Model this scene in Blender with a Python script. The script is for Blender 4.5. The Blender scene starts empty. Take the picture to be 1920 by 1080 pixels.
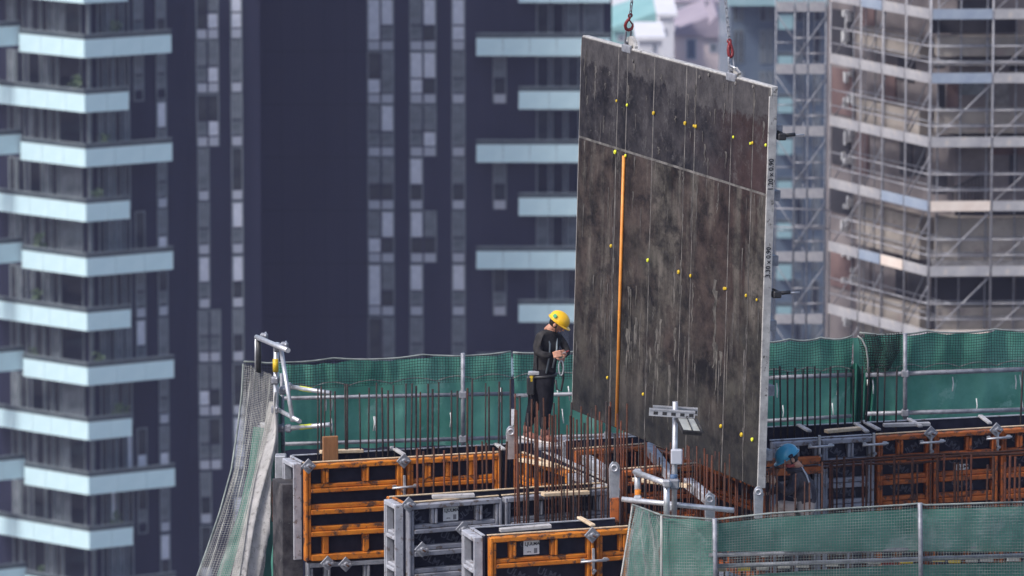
import bpy, bmesh, math, random
from mathutils import Vector, Matrix, noise
random.seed(7)
R = math.radians
V = Vector

# ------------------------------------------------------------------ camera, sky, sun, exposure
sc = bpy.context.scene
CAM_Z, PITCH, FPX = 100.0, R(8.6), 11500.0
cam = bpy.data.cameras.new('camera'); camo = bpy.data.objects.new('camera', cam)
sc.collection.objects.link(camo); sc.camera = camo
camo.location = (0, 0, CAM_Z); camo.rotation_euler = (R(90) - PITCH, 0, 0)
cam.sensor_width = 36; cam.lens = 36 * FPX / 1920
cam.clip_start = 1; cam.clip_end = 6000
cam.dof.use_dof = True; cam.dof.focus_distance = 73.5; cam.dof.aperture_fstop = 3.2
SUN_EL, SUN_AZ = R(48), R(-125)          # azimuth from +Y, clockwise: sun behind the camera's left shoulder
w = bpy.data.worlds.new('World'); sc.world = w; w.use_nodes = True
nt = w.node_tree
sky = nt.nodes.new('ShaderNodeTexSky'); sky.sky_type = 'NISHITA'; sky.sun_disc = False
sky.sun_elevation = SUN_EL; sky.sun_rotation = SUN_AZ
sky.air_density = 1.0; sky.dust_density = 3.5; sky.ozone_density = 1.5
bg = nt.nodes['Background']; bg.inputs['Strength'].default_value = 0.115
nt.links.new(sky.outputs[0], bg.inputs['Color'])
sl = bpy.data.lights.new('sun', 'SUN'); sl.energy = 1.5; sl.angle = R(10); sl.color = (1, .97, .94)
so = bpy.data.objects.new('sun', sl); sc.collection.objects.link(so)
sdir = V((math.sin(SUN_AZ) * math.cos(SUN_EL), math.cos(SUN_AZ) * math.cos(SUN_EL), math.sin(SUN_EL)))
so.rotation_euler = sdir.to_track_quat('Z', 'Y').to_euler()
sc.view_settings.view_transform = 'Standard'; sc.view_settings.look = 'None'
sc.view_settings.gamma = 1; sc.view_settings.exposure = 0.88; sc.view_settings.use_curve_mapping = False
sc.cycles.use_denoising = True; sc.cycles.max_bounces = 6; sc.cycles.transparent_max_bounces = 12
sc.cycles.volume_bounces = 0; sc.cycles.caustics_reflective = False; sc.cycles.caustics_refractive = False

# ------------------------------------------------------------------ survey helpers (a picture point to a place on a known plane)
FW = V((0, math.cos(PITCH), -math.sin(PITCH))); UP = V((0, math.sin(PITCH), math.cos(PITCH))); RT = V((1, 0, 0)); CP = V((0, 0, CAM_Z))
def ray(x, y): return FW + RT * ((x - 960) / FPX) + UP * ((540 - y) / FPX)
def PY(x, y, Y): d = ray(x, y); return CP + d * (Y / d.y)
def PZ(x, y, z): d = ray(x, y); return CP + d * ((z - CAM_Z) / d.z)
def PP(x, y, o, n): d = ray(x, y); return CP + d * ((o - CP).dot(n) / d.dot(n))
H = 86.8                      # top of the wall formwork
DECK = 86.25

# ------------------------------------------------------------------ materials
def mat(name, c1, c2=None, scale=6, rough=.6, metal=0, bump=0, c3=None, s3=20, t3=.62, stretch=(1, 1, 1), transl=0, detail=5, lo=.35, hi=.65, coat=0, spec=.5):
    m = bpy.data.materials.new(name); m.use_nodes = True
    t = m.node_tree; N = t.nodes; L = t.links
    b = N['Principled BSDF']; b.inputs['Roughness'].default_value = rough; b.inputs['Metallic'].default_value = metal
    b.inputs['Coat Weight'].default_value = coat; b.inputs['Specular IOR Level'].default_value = spec
    b.inputs['Base Color'].default_value = (*c1, 1)
    out_col = None
    if c2:
        tc = N.new('ShaderNodeTexCoord'); mp = N.new('ShaderNodeMapping'); mp.inputs['Scale'].default_value = stretch
        L.new(tc.outputs['Object'], mp.inputs[0])
        n1 = N.new('ShaderNodeTexNoise'); n1.inputs['Scale'].default_value = scale; n1.inputs['Detail'].default_value = detail
        n1.inputs['Roughness'].default_value = .65
        L.new(mp.outputs[0], n1.inputs['Vector'])
        r = N.new('ShaderNodeValToRGB'); r.color_ramp.elements[0].position = lo; r.color_ramp.elements[1].position = hi
        r.color_ramp.elements[0].color = (*c1, 1); r.color_ramp.elements[1].color = (*c2, 1)
        L.new(n1.outputs['Fac'], r.inputs[0]); out_col = r.outputs[0]
        if c3:
            n2 = N.new('ShaderNodeTexNoise'); n2.inputs['Scale'].default_value = s3; n2.inputs['Detail'].default_value = 6
            n2.inputs['Roughness'].default_value = .7
            L.new(mp.outputs[0], n2.inputs['Vector'])
            r2 = N.new('ShaderNodeValToRGB'); r2.color_ramp.elements[0].position = t3; r2.color_ramp.elements[1].position = t3 + .08
            L.new(n2.outputs['Fac'], r2.inputs[0])
            mx = N.new('ShaderNodeMixRGB'); mx.inputs['Color2'].default_value = (*c3, 1)
            L.new(r2.outputs[0], mx.inputs['Fac']); L.new(out_col, mx.inputs['Color1']); out_col = mx.outputs[0]
        L.new(out_col, b.inputs['Base Color'])
        if bump:
            bp = N.new('ShaderNodeBump'); bp.inputs['Strength'].default_value = bump; bp.inputs['Distance'].default_value = .01
            L.new(n1.outputs['Fac'], bp.inputs['Height']); L.new(bp.outputs[0], b.inputs['Normal'])
    if transl:
        tr = N.new('ShaderNodeBsdfTranslucent'); ms = N.new('ShaderNodeMixShader'); ms.inputs[0].default_value = transl
        if out_col: L.new(out_col, tr.inputs['Color'])
        else: tr.inputs['Color'].default_value = (*c1, 1)
        L.new(b.outputs[0], ms.inputs[1]); L.new(tr.outputs[0], ms.inputs[2])
        L.new(ms.outputs[0], N['Material Output'].inputs['Surface'])
    return m
M = {}
M['galv'] = mat('galvanised steel', (.36, .37, .40), (.55, .56, .60), 9, .42, .55, .1, (.2, .17, .15), 30, .66)
M['galv_dark'] = mat('dull galvanised steel', (.16, .17, .20), (.32, .33, .37), 8, .55, .35, .1, (.09, .07, .06), 26, .6)
M['alu'] = mat('scaffold tube', (.42, .43, .46), (.6, .61, .65), 14, .35, .55, 0, (.3, .27, .24), 40, .66)
M['rust'] = mat('rusty bar', (.036, .019, .015), (.082, .037, .025), 25, .85, 0, .2, spec=.2)
M['rust_red'] = mat('red rusty bar', (.060, .023, .017), (.125, .048, .030), 25, .85, 0, .2, spec=.2)
M['rust_dark'] = mat('dark steel bar', (.020, .018, .020), (.052, .040, .038), 25, .7, .2, .2, spec=.2)
M['orange'] = mat('orange formwork paint', (.36, .10, .010), (.60, .20, .018), 4, .65, 0, .2, (.085, .042, .028), 9, .52, coat=.05, spec=.3)
M['orange_red'] = mat('red orange formwork paint', (.26, .062, .014), (.44, .125, .028), 4, .65, 0, .2, (.075, .036, .026), 9, .51, coat=.05, spec=.3)  # red orange paint, darkened slightly to stand for deep shade
M['greyform'] = mat('grey formwork paint', (.17, .18, .22), (.30, .31, .36), 4, .65, .15, .15, (.11, .085, .075), 10, .54)
M['greylight'] = mat('light grey formwork steel', (.28, .29, .33), (.44, .45, .50), 4, .6, .15, .15, (.17, .14, .13), 10, .55)
M['navy'] = mat('dark phenolic plywood', (.010, .011, .022), (.022, .023, .040), 7, .5, 0, .05, (.04, .04, .05), 30, .68, spec=.2)
M['navyprint'] = mat('faded plywood print', (.10, .105, .14), (.03, .032, .05), 30, .7)
M['wood'] = mat('plywood edge', (.50, .36, .22), (.66, .54, .40), 18, .8, 0, .1, (.32, .27, .22), 30, .6)
M['plank'] = mat('scaffold plank', (.30, .29, .30), (.44, .43, .44), 5, .8, 0, .15, (.2, .18, .18), 15, .6)
M['concrete'] = mat('site concrete', (.13, .125, .13), (.24, .235, .24), 3, .9, 0, .3, (.07, .065, .07), 9, .58, spec=.2)
M['concrete_dark'] = mat('dark concrete', (.022, .022, .027), (.085, .08, .085), 5, .9, 0, .5, (.2, .2, .2), 9, .64, spec=.2)
M['tarp'] = mat('green tarpaulin', (.06, .235, .175), (.14, .38, .305), 1.1, .5, 0, .35, (.22, .43, .365), 1.7, .57, transl=.4)
M['tarp_dark'] = mat('dark green tarpaulin', (.012, .10, .075), (.02, .15, .11), 3, .6, 0, .1, transl=.15)  # darker green; on the sheet under the corner post it paints shade
M['tarp_grey'] = mat('greyish green tarpaulin', (.035, .155, .120), (.095, .26, .21), 1.1, .6, 0, .35, (.18, .31, .275), 1.6, .57, transl=.4)
M['plastic'] = mat('weathered plastic sheet', (.36, .35, .34), (.55, .53, .52), 2, .45, 0, .1, (.25, .24, .23), 6, .55, stretch=(3, 3, .5), transl=.3)
M['net_black'] = mat('black net cord', (.012, .016, .016), (.035, .04, .04), 30, .8, spec=.2)
M['net_white'] = mat('white net cord', (.22, .225, .22), (.44, .44, .42), 3, .8)
M['net_grey'] = mat('grey net cord', (.10, .12, .12), (.26, .29, .28), 4, .8)
M['cord'] = mat('white tie cord', (.62, .64, .64), (.78, .79, .78), 12, .8)
M['black'] = mat('black plastic', (.012, .012, .014), (.03, .03, .032), 20, .5)
M['white'] = mat('white printed label', (.68, .68, .70), (.78, .78, .78), 40, .6)
M['ink'] = mat('black ink', (.01, .01, .012))
M['inkgrey'] = mat('grey ink', (.2, .2, .22))
M['yellow'] = mat('yellow plastic', (.50, .34, .015), (.66, .46, .02), 30, .5)
M['yellowlabel'] = mat('yellow label', (.72, .75, .03), (.62, .66, .05), 20, .5)
M['redpaint'] = mat('red enamel', (.13, .010, .014), (.22, .018, .02), 40, .4, .1)
M['strip'] = mat('orange strip', (.62, .22, .03), (.72, .30, .06), 12, .5, 0, 0, (.35, .14, .05), 9, .62, stretch=(1, 1, .6))
M['glass_lamp'] = mat('floodlight glass', (.24, .25, .25), (.40, .41, .38), 6, .2, .1, coat=.3)
M['tower'] = mat('dark tower cladding', (.010, .012, .028), (.023, .025, .048), .5, .5, 0, 0, stretch=(1, 1, .05), spec=.2, lo=.3, hi=.7)
M['tower2'] = mat('dark slate tower cladding', (.010, .012, .030), (.026, .027, .053), .35, .5, 0, 0, stretch=(1, 1, .06), spec=.2, lo=.3, hi=.7)
M['towerglass'] = mat('dark window glass', (.008, .010, .016), (.02, .024, .034), .5, .08, 0, spec=.35)
M['paneA'] = mat('grey reflective pane', (.08, .10, .115), (.19, .21, .235), 1.2, .1, 0, spec=.5)  # sky reflection on the glass is put into the grey base colour
M['paneB'] = mat('pale reflection and curtain pane', (.46, .49, .57), (.66, .68, .76), 1.5, .15, 0, spec=.6)  # pale tone holds curtains and a painted sky reflection
M['paneC'] = mat('dark pane', (.012, .015, .022), (.055, .062, .07), .9, .08, 0, spec=.4)
M['spandrel'] = mat('pale grey window panel', (.36, .38, .44), (.46, .48, .55), .6, .4)
M['balglass'] = mat('frosted balcony glass', (.48, .665, .72), (.57, .745, .79), .6, .35, 0)
M['balslab'] = mat('balcony slab', (.34, .37, .40), (.42, .45, .48), 1, .7)
M['rail'] = mat('dark railing glass', (.05, .065, .075), (.08, .10, .11), 1, .15)
M['mullion'] = mat('grey window mullion', (.13, .16, .18), (.21, .24, .26), 1, .5)
M['scaf'] = mat('weathered scaffold tube', (.22, .22, .25), (.36, .36, .39), 3, .5, .3)
M['plaster'] = mat('weathered beige plaster', (.19, .17, .155), (.33, .295, .265), .55, .9, 0, .2, (.22, .18, .17), 1.5, .56)
M['pinkwall'] = mat('dull pink render', (.105, .092, .098), (.20, .175, .175), .5, .9, 0, .1, (.16, .13, .14), 1.6, .6)
M['brick'] = mat('exposed red masonry', (.10, .062, .062), (.17, .11, .105), .8, .9)
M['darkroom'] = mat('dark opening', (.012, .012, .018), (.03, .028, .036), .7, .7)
M['toeboard'] = mat('metal toe board', (.30, .30, .33), (.44, .43, .44), 1.5, .5, .2, 0, (.50, .45, .41), 3, .6)
M['toeblue'] = mat('blue toe board', (.22, .27, .36), (.29, .34, .42), 2, .5)
M['toewood'] = mat('pale wooden toe board', (.62, .52, .46), (.70, .62, .56), 2, .7)
M['cloth_white'] = mat('white debris net', (.55, .55, .56), (.66, .66, .66), 3, .8)
M['housewhite'] = mat('white render', (.62, .62, .66), (.70, .70, .73), .2, .9)
M['housepink'] = mat('pink render', (.60, .50, .50), (.66, .56, .55), .2, .9)
M['roof'] = mat('purple grey roof tiles', (.28, .24, .29), (.36, .31, .36), .4, .9)
M['teal'] = mat('teal sheeting', (.18, .38, .38), (.26, .46, .45), .3, .6)
M['farglass'] = mat('blue far glass', (.07, .10, .15), (.12, .16, .21), .2, .2, 0)
M['farteal'] = mat('teal glass balcony', (.24, .40, .44), (.32, .48, .52), .3, .3)
M['ground'] = mat('city ground', (.10, .10, .10), (.18, .17, .16), .02, .9)
M['jacket'] = mat('charcoal work jacket', (.014, .014, .016), (.050, .047, .047), 9, .85, 0, .8, spec=.12)
M['trousers'] = mat('black work trousers', (.007, .007, .010), (.017, .017, .022), 14, .9, 0, .4, spec=.12)
M['navycloth'] = mat('navy work jacket', (.026, .026, .038), (.080, .072, .080), 9, .85, 0, .8, spec=.12)
M['beige'] = mat('beige work trousers', (.34, .28, .26), (.42, .36, .33), 14, .9, 0, .4, spec=.12)
M['skin'] = mat('skin', (.42, .20, .13), (.50, .26, .18), 20, .55)
M['hair'] = mat('dark hair', (.012, .010, .009), (.03, .025, .02), 60, .6, spec=.12)
M['helm_yellow'] = mat('yellow helmet shell', (.78, .44, .008), (.84, .50, .012), 5, .3, 0, coat=.3)
M['helm_blue'] = mat('blue helmet shell', (.035, .27, .44), (.05, .33, .50), 5, .3, 0, coat=.3)
M['green'] = mat('green sticker', (.03, .30, .12))
M['shoe'] = mat('brown work shoe', (.17, .065, .05), (.24, .10, .07), 18, .8)
M['sole'] = mat('pale shoe sole', (.5, .46, .44), (.6, .56, .54), 18, .8)
M['glove'] = mat('tan work glove', (.42, .26, .17), (.52, .34, .24), 20, .8)
M['teeshade'] = mat('red neck scarf', (.25, .04, .035), (.32, .06, .05), 30, .9)

def panel_material(name, upper):
    m = bpy.data.materials.new(name); m.use_nodes = True
    t = m.node_tree; N = t.nodes; L = t.links; b = N['Principled BSDF']; b.inputs['Roughness'].default_value = .8; b.inputs['Specular IOR Level'].default_value = .12
    tc = N.new('ShaderNodeTexCoord')
    def nz(scale, stretch, detail=6, rough=.65):
        mp = N.new('ShaderNodeMapping'); mp.inputs['Scale'].default_value = stretch; L.new(tc.outputs['Object'], mp.inputs[0])
        n = N.new('ShaderNodeTexNoise'); n.inputs['Scale'].default_value = scale; n.inputs['Detail'].default_value = detail; n.inputs['Roughness'].default_value = rough
        L.new(mp.outputs[0], n.inputs['Vector']); return n.outputs['Fac']
    def ramp(fac, p0, p1, c0=(0, 0, 0), c1=(1, 1, 1)):
        r = N.new('ShaderNodeValToRGB'); r.color_ramp.elements[0].position = p0; r.color_ramp.elements[1].position = p1
        r.color_ramp.elements[0].color = (*c0, 1); r.color_ramp.elements[1].color = (*c1, 1); L.new(fac, r.inputs[0]); return r.outputs[0]
    def mix(f, a, c, mode='MIX'):
        x = N.new('ShaderNodeMixRGB'); x.blend_type = mode; L.new(f, x.inputs[0])
        for i, q in ((1, a), (2, c)):
            if isinstance(q, tuple): x.inputs[i].default_value = (*q, 1)
            else: L.new(q, x.inputs[i])
        return x.outputs[0]
    def math_(op, a, c):
        x = N.new('ShaderNodeMath'); x.operation = op
        for i, q in ((0, a), (1, c)):
            if isinstance(q, (int, float)): x.inputs[i].default_value = q
            else: L.new(q, x.inputs[i])
        return x.outputs[0]
    sep = N.new('ShaderNodeSeparateXYZ'); L.new(tc.outputs['Object'], sep.inputs[0]); X, Z = sep.outputs[0], sep.outputs[2]
    blot = nz(1.1, (1, 1, 1.6)); fine = nz(6, (1, 1, 2.0), 8, .75); streak = nz(2.0, (1, 1, .14), 5, .6); mid = nz(1.3, (1, 1, 1.7), 7, .72)
    big = nz(.6, (1, 1, 1.3), 3); wisp = nz(1.6, (1, 1, 1.15), 10, .76); grime = nz(3.2, (1, 1, .9), 9, .82)
    if upper:
        col = mix(ramp(wisp, .40, .60), (.007, .007, .011), (.042, .039, .044))
        redd = ramp(math_('ADD', math_('MULTIPLY', X, .14), math_('MULTIPLY', big, .6)), .80, 1.0)
        col = mix(redd, col, mix(ramp(wisp, .38, .62), (.020, .013, .014), (.050, .032, .033)))
        col = mix(ramp(grime, .53, .70), col, (.105, .100, .104))
        col = mix(ramp(fine, .60, .74), col, (.13, .125, .128))
        edge = math_('ADD', math_('ADD', Z, .30), math_('MULTIPLY', math_('SUBTRACT', wisp, .5), .9))
        edge = math_('ADD', edge, math_('MULTIPLY', X, .03))
        band = ramp(edge, -.03, .06)
        col = mix(band, col, mix(ramp(grime, .40, .62), (.032, .030, .034), (.078, .073, .077)))
    else:
        col = mix(ramp(wisp, .40, .58), (.010, .008, .009), (.060, .046, .042))
        redd = ramp(math_('ADD', math_('MULTIPLY', X, .10), math_('MULTIPLY', big, .5)), .55, .85)
        col = mix(redd, col, mix(ramp(wisp, .38, .60), (.010, .006, .007), (.048, .029, .027)))
        grey = ramp(math_('ADD', math_('MULTIPLY', Z, -.16), math_('MULTIPLY', math_('SUBTRACT', big, .5), 1.6)), .28, .62)
        col = mix(grey, col, mix(ramp(wisp, .38, .60), (.006, .006, .008), (.056, .052, .046)))
        col = mix(math_('MULTIPLY', ramp(streak, .53, .62), .85), col, mix(ramp(wisp, .38, .62), (.022, .020, .019), (.125, .112, .100)))
        col = mix(math_('MULTIPLY', ramp(mid, .52, .64), .85), col, (.008, .008, .010))
        str2 = nz(4.5, (1, 1, .10), 5, .65); col = mix(math_('MULTIPLY', ramp(str2, .58, .68), .55), col, mix(ramp(grime, .42, .62), (.03, .028, .027), (.18, .168, .155)))
        col = mix(ramp(grime, .57, .72), col, (.11, .10, .088))
        col = mix(ramp(fine, .64, .76), col, (.20, .185, .165))
        low = math_('ADD', math_('MULTIPLY', math_('ADD', Z, 3.9), -1.1), math_('MULTIPLY', math_('SUBTRACT', wisp, .5), 1.6))
        col = mix(math_('MULTIPLY', ramp(low, .0, .6), .7), col, mix(ramp(grime, .45, .66), (.012, .013, .016), (.05, .046, .042)))
    L.new(col, b.inputs['Base Color'])
    bp = N.new('ShaderNodeBump'); bp.inputs['Strength'].default_value = .35; bp.inputs['Distance'].default_value = .012
    L.new(fine, bp.inputs['Height']); L.new(bp.outputs[0], b.inputs['Normal'])
    L.new(ramp(mid, .3, .7, (.6, .6, .6), (.9, .9, .9)), b.inputs['Roughness'])
    return m
M['sheet_up'] = panel_material('cement splashed form facing', True)
M['sheet_low'] = panel_material('stained form facing', False)
M['joint'] = mat('cement in the joints', (.035, .033, .033), (.17, .16, .155), 5, .9, 0, .2)
M['endface'] = mat('cement spattered steel edge', (.30, .29, .29), (.50, .49, .48), 7, .7, .1, .3, (.09, .085, .08), 10, .58)

# ------------------------------------------------------------------ mesh helpers
col = sc.collection
class MB:
    def __init__(s): s.v = []; s.f = []; s.sm = []
    def add(s, vs, fs, smooth=False):
        o = len(s.v); s.v += [V(q) for q in vs]; s.f += [tuple(i + o for i in q) for q in fs]; s.sm += [smooth] * len(fs); return s
    def box(s, lo, hi, mx=None):
        x0, y0, z0 = lo; x1, y1, z1 = hi
        vs = [V((x, y, z)) for z in (z0, z1) for y in (y0, y1) for x in (x0, x1)]
        if mx: vs = [mx @ q for q in vs]
        return s.add(vs, [(0, 2, 3, 1), (4, 5, 7, 6), (0, 1, 5, 4), (2, 6, 7, 3), (0, 4, 6, 2), (1, 3, 7, 5)])
    def bbox(s, lo, hi, b=.006):
        bm = bmesh.new(); c = [(lo[i] + hi[i]) / 2 for i in range(3)]; d = [abs(hi[i] - lo[i]) for i in range(3)]
        bmesh.ops.create_cube(bm, size=1)
        for q in bm.verts: q.co = V((c[0] + q.co.x * d[0], c[1] + q.co.y * d[1], c[2] + q.co.z * d[2]))
        b = min(b, min(d) * .4)
        bmesh.ops.bevel(bm, geom=bm.edges[:], offset=b, segments=1, affect='EDGES')
        bm.verts.index_update()
        s.add([q.co.copy() for q in bm.verts], [tuple(q.index for q in f.verts) for f in bm.faces]); bm.free(); return s
    def tube(s, a, b, r, n=10, r2=None, cap=True):
        a = V(a); b = V(b); r2 = r if r2 is None else r2
        q = (b - a).to_track_quat('Z', 'Y'); vs = []
        for p, rr in ((a, r), (b, r2)):
            for i in range(n):
                an = 2 * math.pi * i / n; vs.append(p + q @ V((math.cos(an) * rr, math.sin(an) * rr, 0)))
        s.add(vs, [(i, (i + 1) % n, n + (i + 1) % n, n + i) for i in range(n)], True)
        if cap:
            o = len(s.v) - 2 * n
            s.f += [tuple(o + i for i in reversed(range(n))), tuple(o + n + i for i in range(n))]; s.sm += [False, False]
        return s
    def path(s, pts, r, n=8, closed=False):
        pts = [V(p) for p in pts]; m = len(pts); vs = []; pn = None
        rr = r if isinstance(r, (list, tuple)) else [r] * m
        for i, p in enumerate(pts):
            if closed: t = pts[(i + 1) % m] - pts[i - 1]
            else: t = pts[min(i + 1, m - 1)] - pts[max(i - 1, 0)]
            t.normalize()
            if pn is None:
                pn = t.orthogonal().normalized()
            else:
                pn = (pn - t * pn.dot(t)).normalized()
            bn = t.cross(pn)
            for k in range(n):
                an = 2 * math.pi * k / n; vs.append(p + (pn * math.cos(an) + bn * math.sin(an)) * rr[i])
        fs = [(i * n + k, i * n + (k + 1) % n, ((i + 1) % m) * n + (k + 1) % n, ((i + 1) % m) * n + k) for i in range(m if closed else m - 1) for k in range(n)]
        s.add(vs, fs, True)
        if not closed:
            o = len(s.v) - m * n
            s.f += [tuple(o + k for k in reversed(range(n))), tuple(o + (m - 1) * n + k for k in range(n))]; s.sm += [False, False]
        return s
    def prism(s, pts, y0, y1, mx=None):         # outline in x,z extruded along y
        n = len(pts); vs = [V((x, y0, z)) for x, z in pts] + [V((x, y1, z)) for x, z in pts]
        if mx: vs = [mx @ q for q in vs]
        return s.add(vs, [tuple(range(n)), tuple(reversed(range(n, 2 * n)))] + [(i, i + n, (i + 1) % n + n, (i + 1) % n) for i in range(n)])
    def ball(s, c, rx, ry, rz, nu=14, nv=9, mx=None, zmin=-1):
        c = V(c); vs = []; fs = []
        for j in range(nv + 1):
            ph = math.pi * j / nv; z = max(math.cos(ph), zmin)
            for i in range(nu):
                th = 2 * math.pi * i / nu; q = V((rx * math.sin(ph) * math.cos(th), ry * math.sin(ph) * math.sin(th), rz * z))
                vs.append(c + (mx @ q if mx else q))
        for j in range(nv):
            for i in range(nu): fs.append((j * nu + i, (j + 1) * nu + i, (j + 1) * nu + (i + 1) % nu, j * nu + (i + 1) % nu))
        return s.add(vs, fs, True)
    def mesh(s, name, m, off=None):
        me = bpy.data.meshes.new(name)
        vs = [q - off for q in s.v] if off is not None else s.v
        me.from_pydata(vs, [], s.f); me.polygons.foreach_set('use_smooth', s.sm)
        if m: me.materials.append(M[m] if isinstance(m, str) else m)
        me.update(); return me
    def build(s, name, m, parent=None, world=True):
        off = None
        if parent is not None and world:
            off = parent.location.copy(); q = parent.parent
            while q is not None: off += q.location; q = q.parent
        return put(name, s.mesh(name, m, off), parent)
def put(name, me, parent=None, loc=None, rot=None):
    o = bpy.data.objects.new(name, me); col.objects.link(o); o.parent = parent
    if loc is not None: o.location = loc
    if rot is not None: o.rotation_euler = rot
    return o
def tag(o, label=None, cat=None, group=None, kind=None):
    for k, q in (('label', label), ('category', cat), ('group', group), ('kind', kind)):
        if q: o[k] = q
    return o
def thing(name, label, cat, loc=(0, 0, 0), rz=0, group=None):
    o = bpy.data.objects.new(name, None); col.objects.link(o); o.location = loc; o.rotation_euler.z = rz; o.empty_display_size = .2
    return tag(o, label, cat, group)
def copy_tree(o, parent=None):
    c = o.copy(); col.objects.link(c); c.parent = parent
    for ch in o.children: copy_tree(ch, c)
    return c
def text_mesh(name, txt, size, m, bold=False, cx='CENTER', ext=.0015):
    cu = bpy.data.curves.new(name, 'FONT'); cu.body = txt; cu.size = size; cu.align_x = cx; cu.align_y = 'CENTER'; cu.extrude = ext; cu.resolution_u = 3
    if bold: cu.offset = size * .018
    o = bpy.data.objects.new(name, cu); col.objects.link(o)
    bpy.context.view_layer.update()
    me = bpy.data.meshes.new_from_object(o.evaluated_get(bpy.context.evaluated_depsgraph_get()))
    bpy.data.objects.remove(o); bpy.data.curves.remove(cu)
    me.materials.clear(); me.materials.append(M[m]); return me
def grid_surface(L_, R_, nu, nv, fold=0, freq=3, seed=0, sag=0):
    """rows run between two boundary polylines L_ and R_ (lists of points, top to bottom)"""
    def at(P, t):
        k = t * (len(P) - 1); i = min(int(k), len(P) - 2); return P[i].lerp(P[i + 1], k - i)
    vs = []
    for j in range(nv + 1):
        a = at(L_, j / nv); b = at(R_, j / nv); d = (b - a)
        n = V((-d.y, d.x, 0)); n = n.normalized() if n.length > 1e-6 else V((0, -1, 0))
        for i in range(nu + 1):
            u = i / nu; p = a.lerp(b, u)
            if fold:
                q = p * freq
                p = p + n * fold * (noise.noise(V((u * freq * 2.2 * d.length, j / nv * 1.3, seed))) + .5 * noise.noise(V((u * freq * 5 * d.length, j / nv * 2, seed + 5))))
                if sag: p.z -= sag * (1 - (2 * ((u * 3) % 1) - 1) ** 2) * (1 - j / nv)
            vs.append(p)
    W = nu + 1
    return vs, [(j * W + i, (j + 1) * W + i, (j + 1) * W + i + 1, j * W + i + 1) for j in range(nv) for i in range(nu)]
def cloth(name, L_, R_, nu, nv, m, parent, **k):
    b = MB(); vs, fs = grid_surface(L_, R_, nu, nv, **k); b.add(vs, fs, True); return b.build(name, m, parent)
def net(name, L_, R_, cell, m, parent, th=.007, **k):
    lu = max((a - b).length for a, b in zip(L_, R_)); lv = sum((L_[i + 1] - L_[i]).length for i in range(len(L_) - 1))
    b = MB(); vs, fs = grid_surface(L_, R_, max(2, int(lu / cell)), max(2, int(lv / cell)), **k); b.add(vs, fs, True)
    o = b.build(name, m, parent); mo = o.modifiers.new('strands', 'WIREFRAME'); mo.thickness = th; mo.use_even_offset = False; mo.use_relative_offset = False
    return o

# ------------------------------------------------------------------ setting: ground, haze follows at the end
g = MB(); n_ = 24
for i in range(n_ + 1):
    for j in range(n_ + 1):
        g.v.append(V((-2500 + 5000 * i / n_, -500 + 5500 * j / n_, 0)))
g.f = [(i * (n_ + 1) + j, (i + 1) * (n_ + 1) + j, (i + 1) * (n_ + 1) + j + 1, i * (n_ + 1) + j + 1) for i in range(n_) for j in range(n_)]; g.sm = [False] * len(g.f)
tag(g.build('ground', 'ground'), kind='structure')

Zv = V((0, 0, 1))
def on_line(px, K, d, y=540):
    d = V((d[0], d[1], 0)); n = V((d.y, -d.x, 0)); p = PP(px, y, V((K.x, K.y, 0)), n); return V((p.x, p.y, 0))
def rotz(d): return math.atan2(d[1], d[0])
def poly_prism(pts, z0, z1):
    b = MB(); n = len(pts); vs = [V((p.x, p.y, z0)) for p in pts] + [V((p.x, p.y, z1)) for p in pts]
    return b.add(vs, [tuple(range(n)), tuple(reversed(range(n, 2 * n)))] + [(i, i + n, (i + 1) % n + n, (i + 1) % n) for i in range(n)])
_cache = {}
def box_mesh(name, lo, hi, m):
    k = (name, tuple(round(q, 3) for q in lo), tuple(round(q, 3) for q in hi), m)
    if k not in _cache: _cache[k] = MB().box(lo, hi).mesh(name, m)
    return _cache[k]
def frame_mesh(w_, h_, t, m, y0=-.08, y1=0.05):
    k = ('frame', round(w_, 3), round(h_, 3), t, m)
    if k not in _cache:
        b = MB(); b.box((-w_ / 2, y0, 0), (-w_ / 2 + t, y1, h_)); b.box((w_ / 2 - t, y0, 0), (w_ / 2, y1, h_))
        b.box((-w_ / 2 + t, y0, 0), (w_ / 2 - t, y1, t)); b.box((-w_ / 2 + t, y0, h_ - t), (w_ / 2 - t, y1, h_)); _cache[k] = b.mesh('window', m)
    return _cache[k]

def narrow_window(tower, p, d, z, cols, wcol, fl, rnd, sp=True, wts=(5, 2, 3.5)):
    """one storey of a window column: frame, a tall pane, a small pane, a pale panel at the floor line; local x along the wall"""
    a = rotz(d); W = cols * wcol + .12 * (cols - 1) + .16
    wn = put('window', frame_mesh(W, fl - .06, .07, 'mullion'), tower, V((p.x, p.y, z)) - tower.location, (0, 0, a))
    for c in range(cols):
        x = (c - (cols - 1) / 2) * (wcol + .12); x0, x1 = x - wcol / 2, x + wcol / 2
        if sp: put('spandrel', box_mesh('spandrel', (-wcol / 2, -.10, .04), (wcol / 2, .04, .56), 'spandrel'), wn, (x, 0, 0))
        kinds = rnd.choices(['paneA', 'paneB', 'paneC'], wts, k=2)
        if rnd.random() < .16: put('pane', box_mesh('pane', (-wcol / 2, -.05, .66), (wcol / 2, .04, fl - .16), kinds[0]), wn, (x, 0, 0))
        else:
            put('pane', box_mesh('pane', (-wcol / 2, -.05, .66), (wcol / 2, .04, 1.5), kinds[1]), wn, (x, 0, 0))
            put('pane', box_mesh('pane', (-wcol / 2, -.05, 1.62), (wcol / 2, .04, fl - .16), kinds[0]), wn, (x, 0, 0))
    return wn

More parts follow.
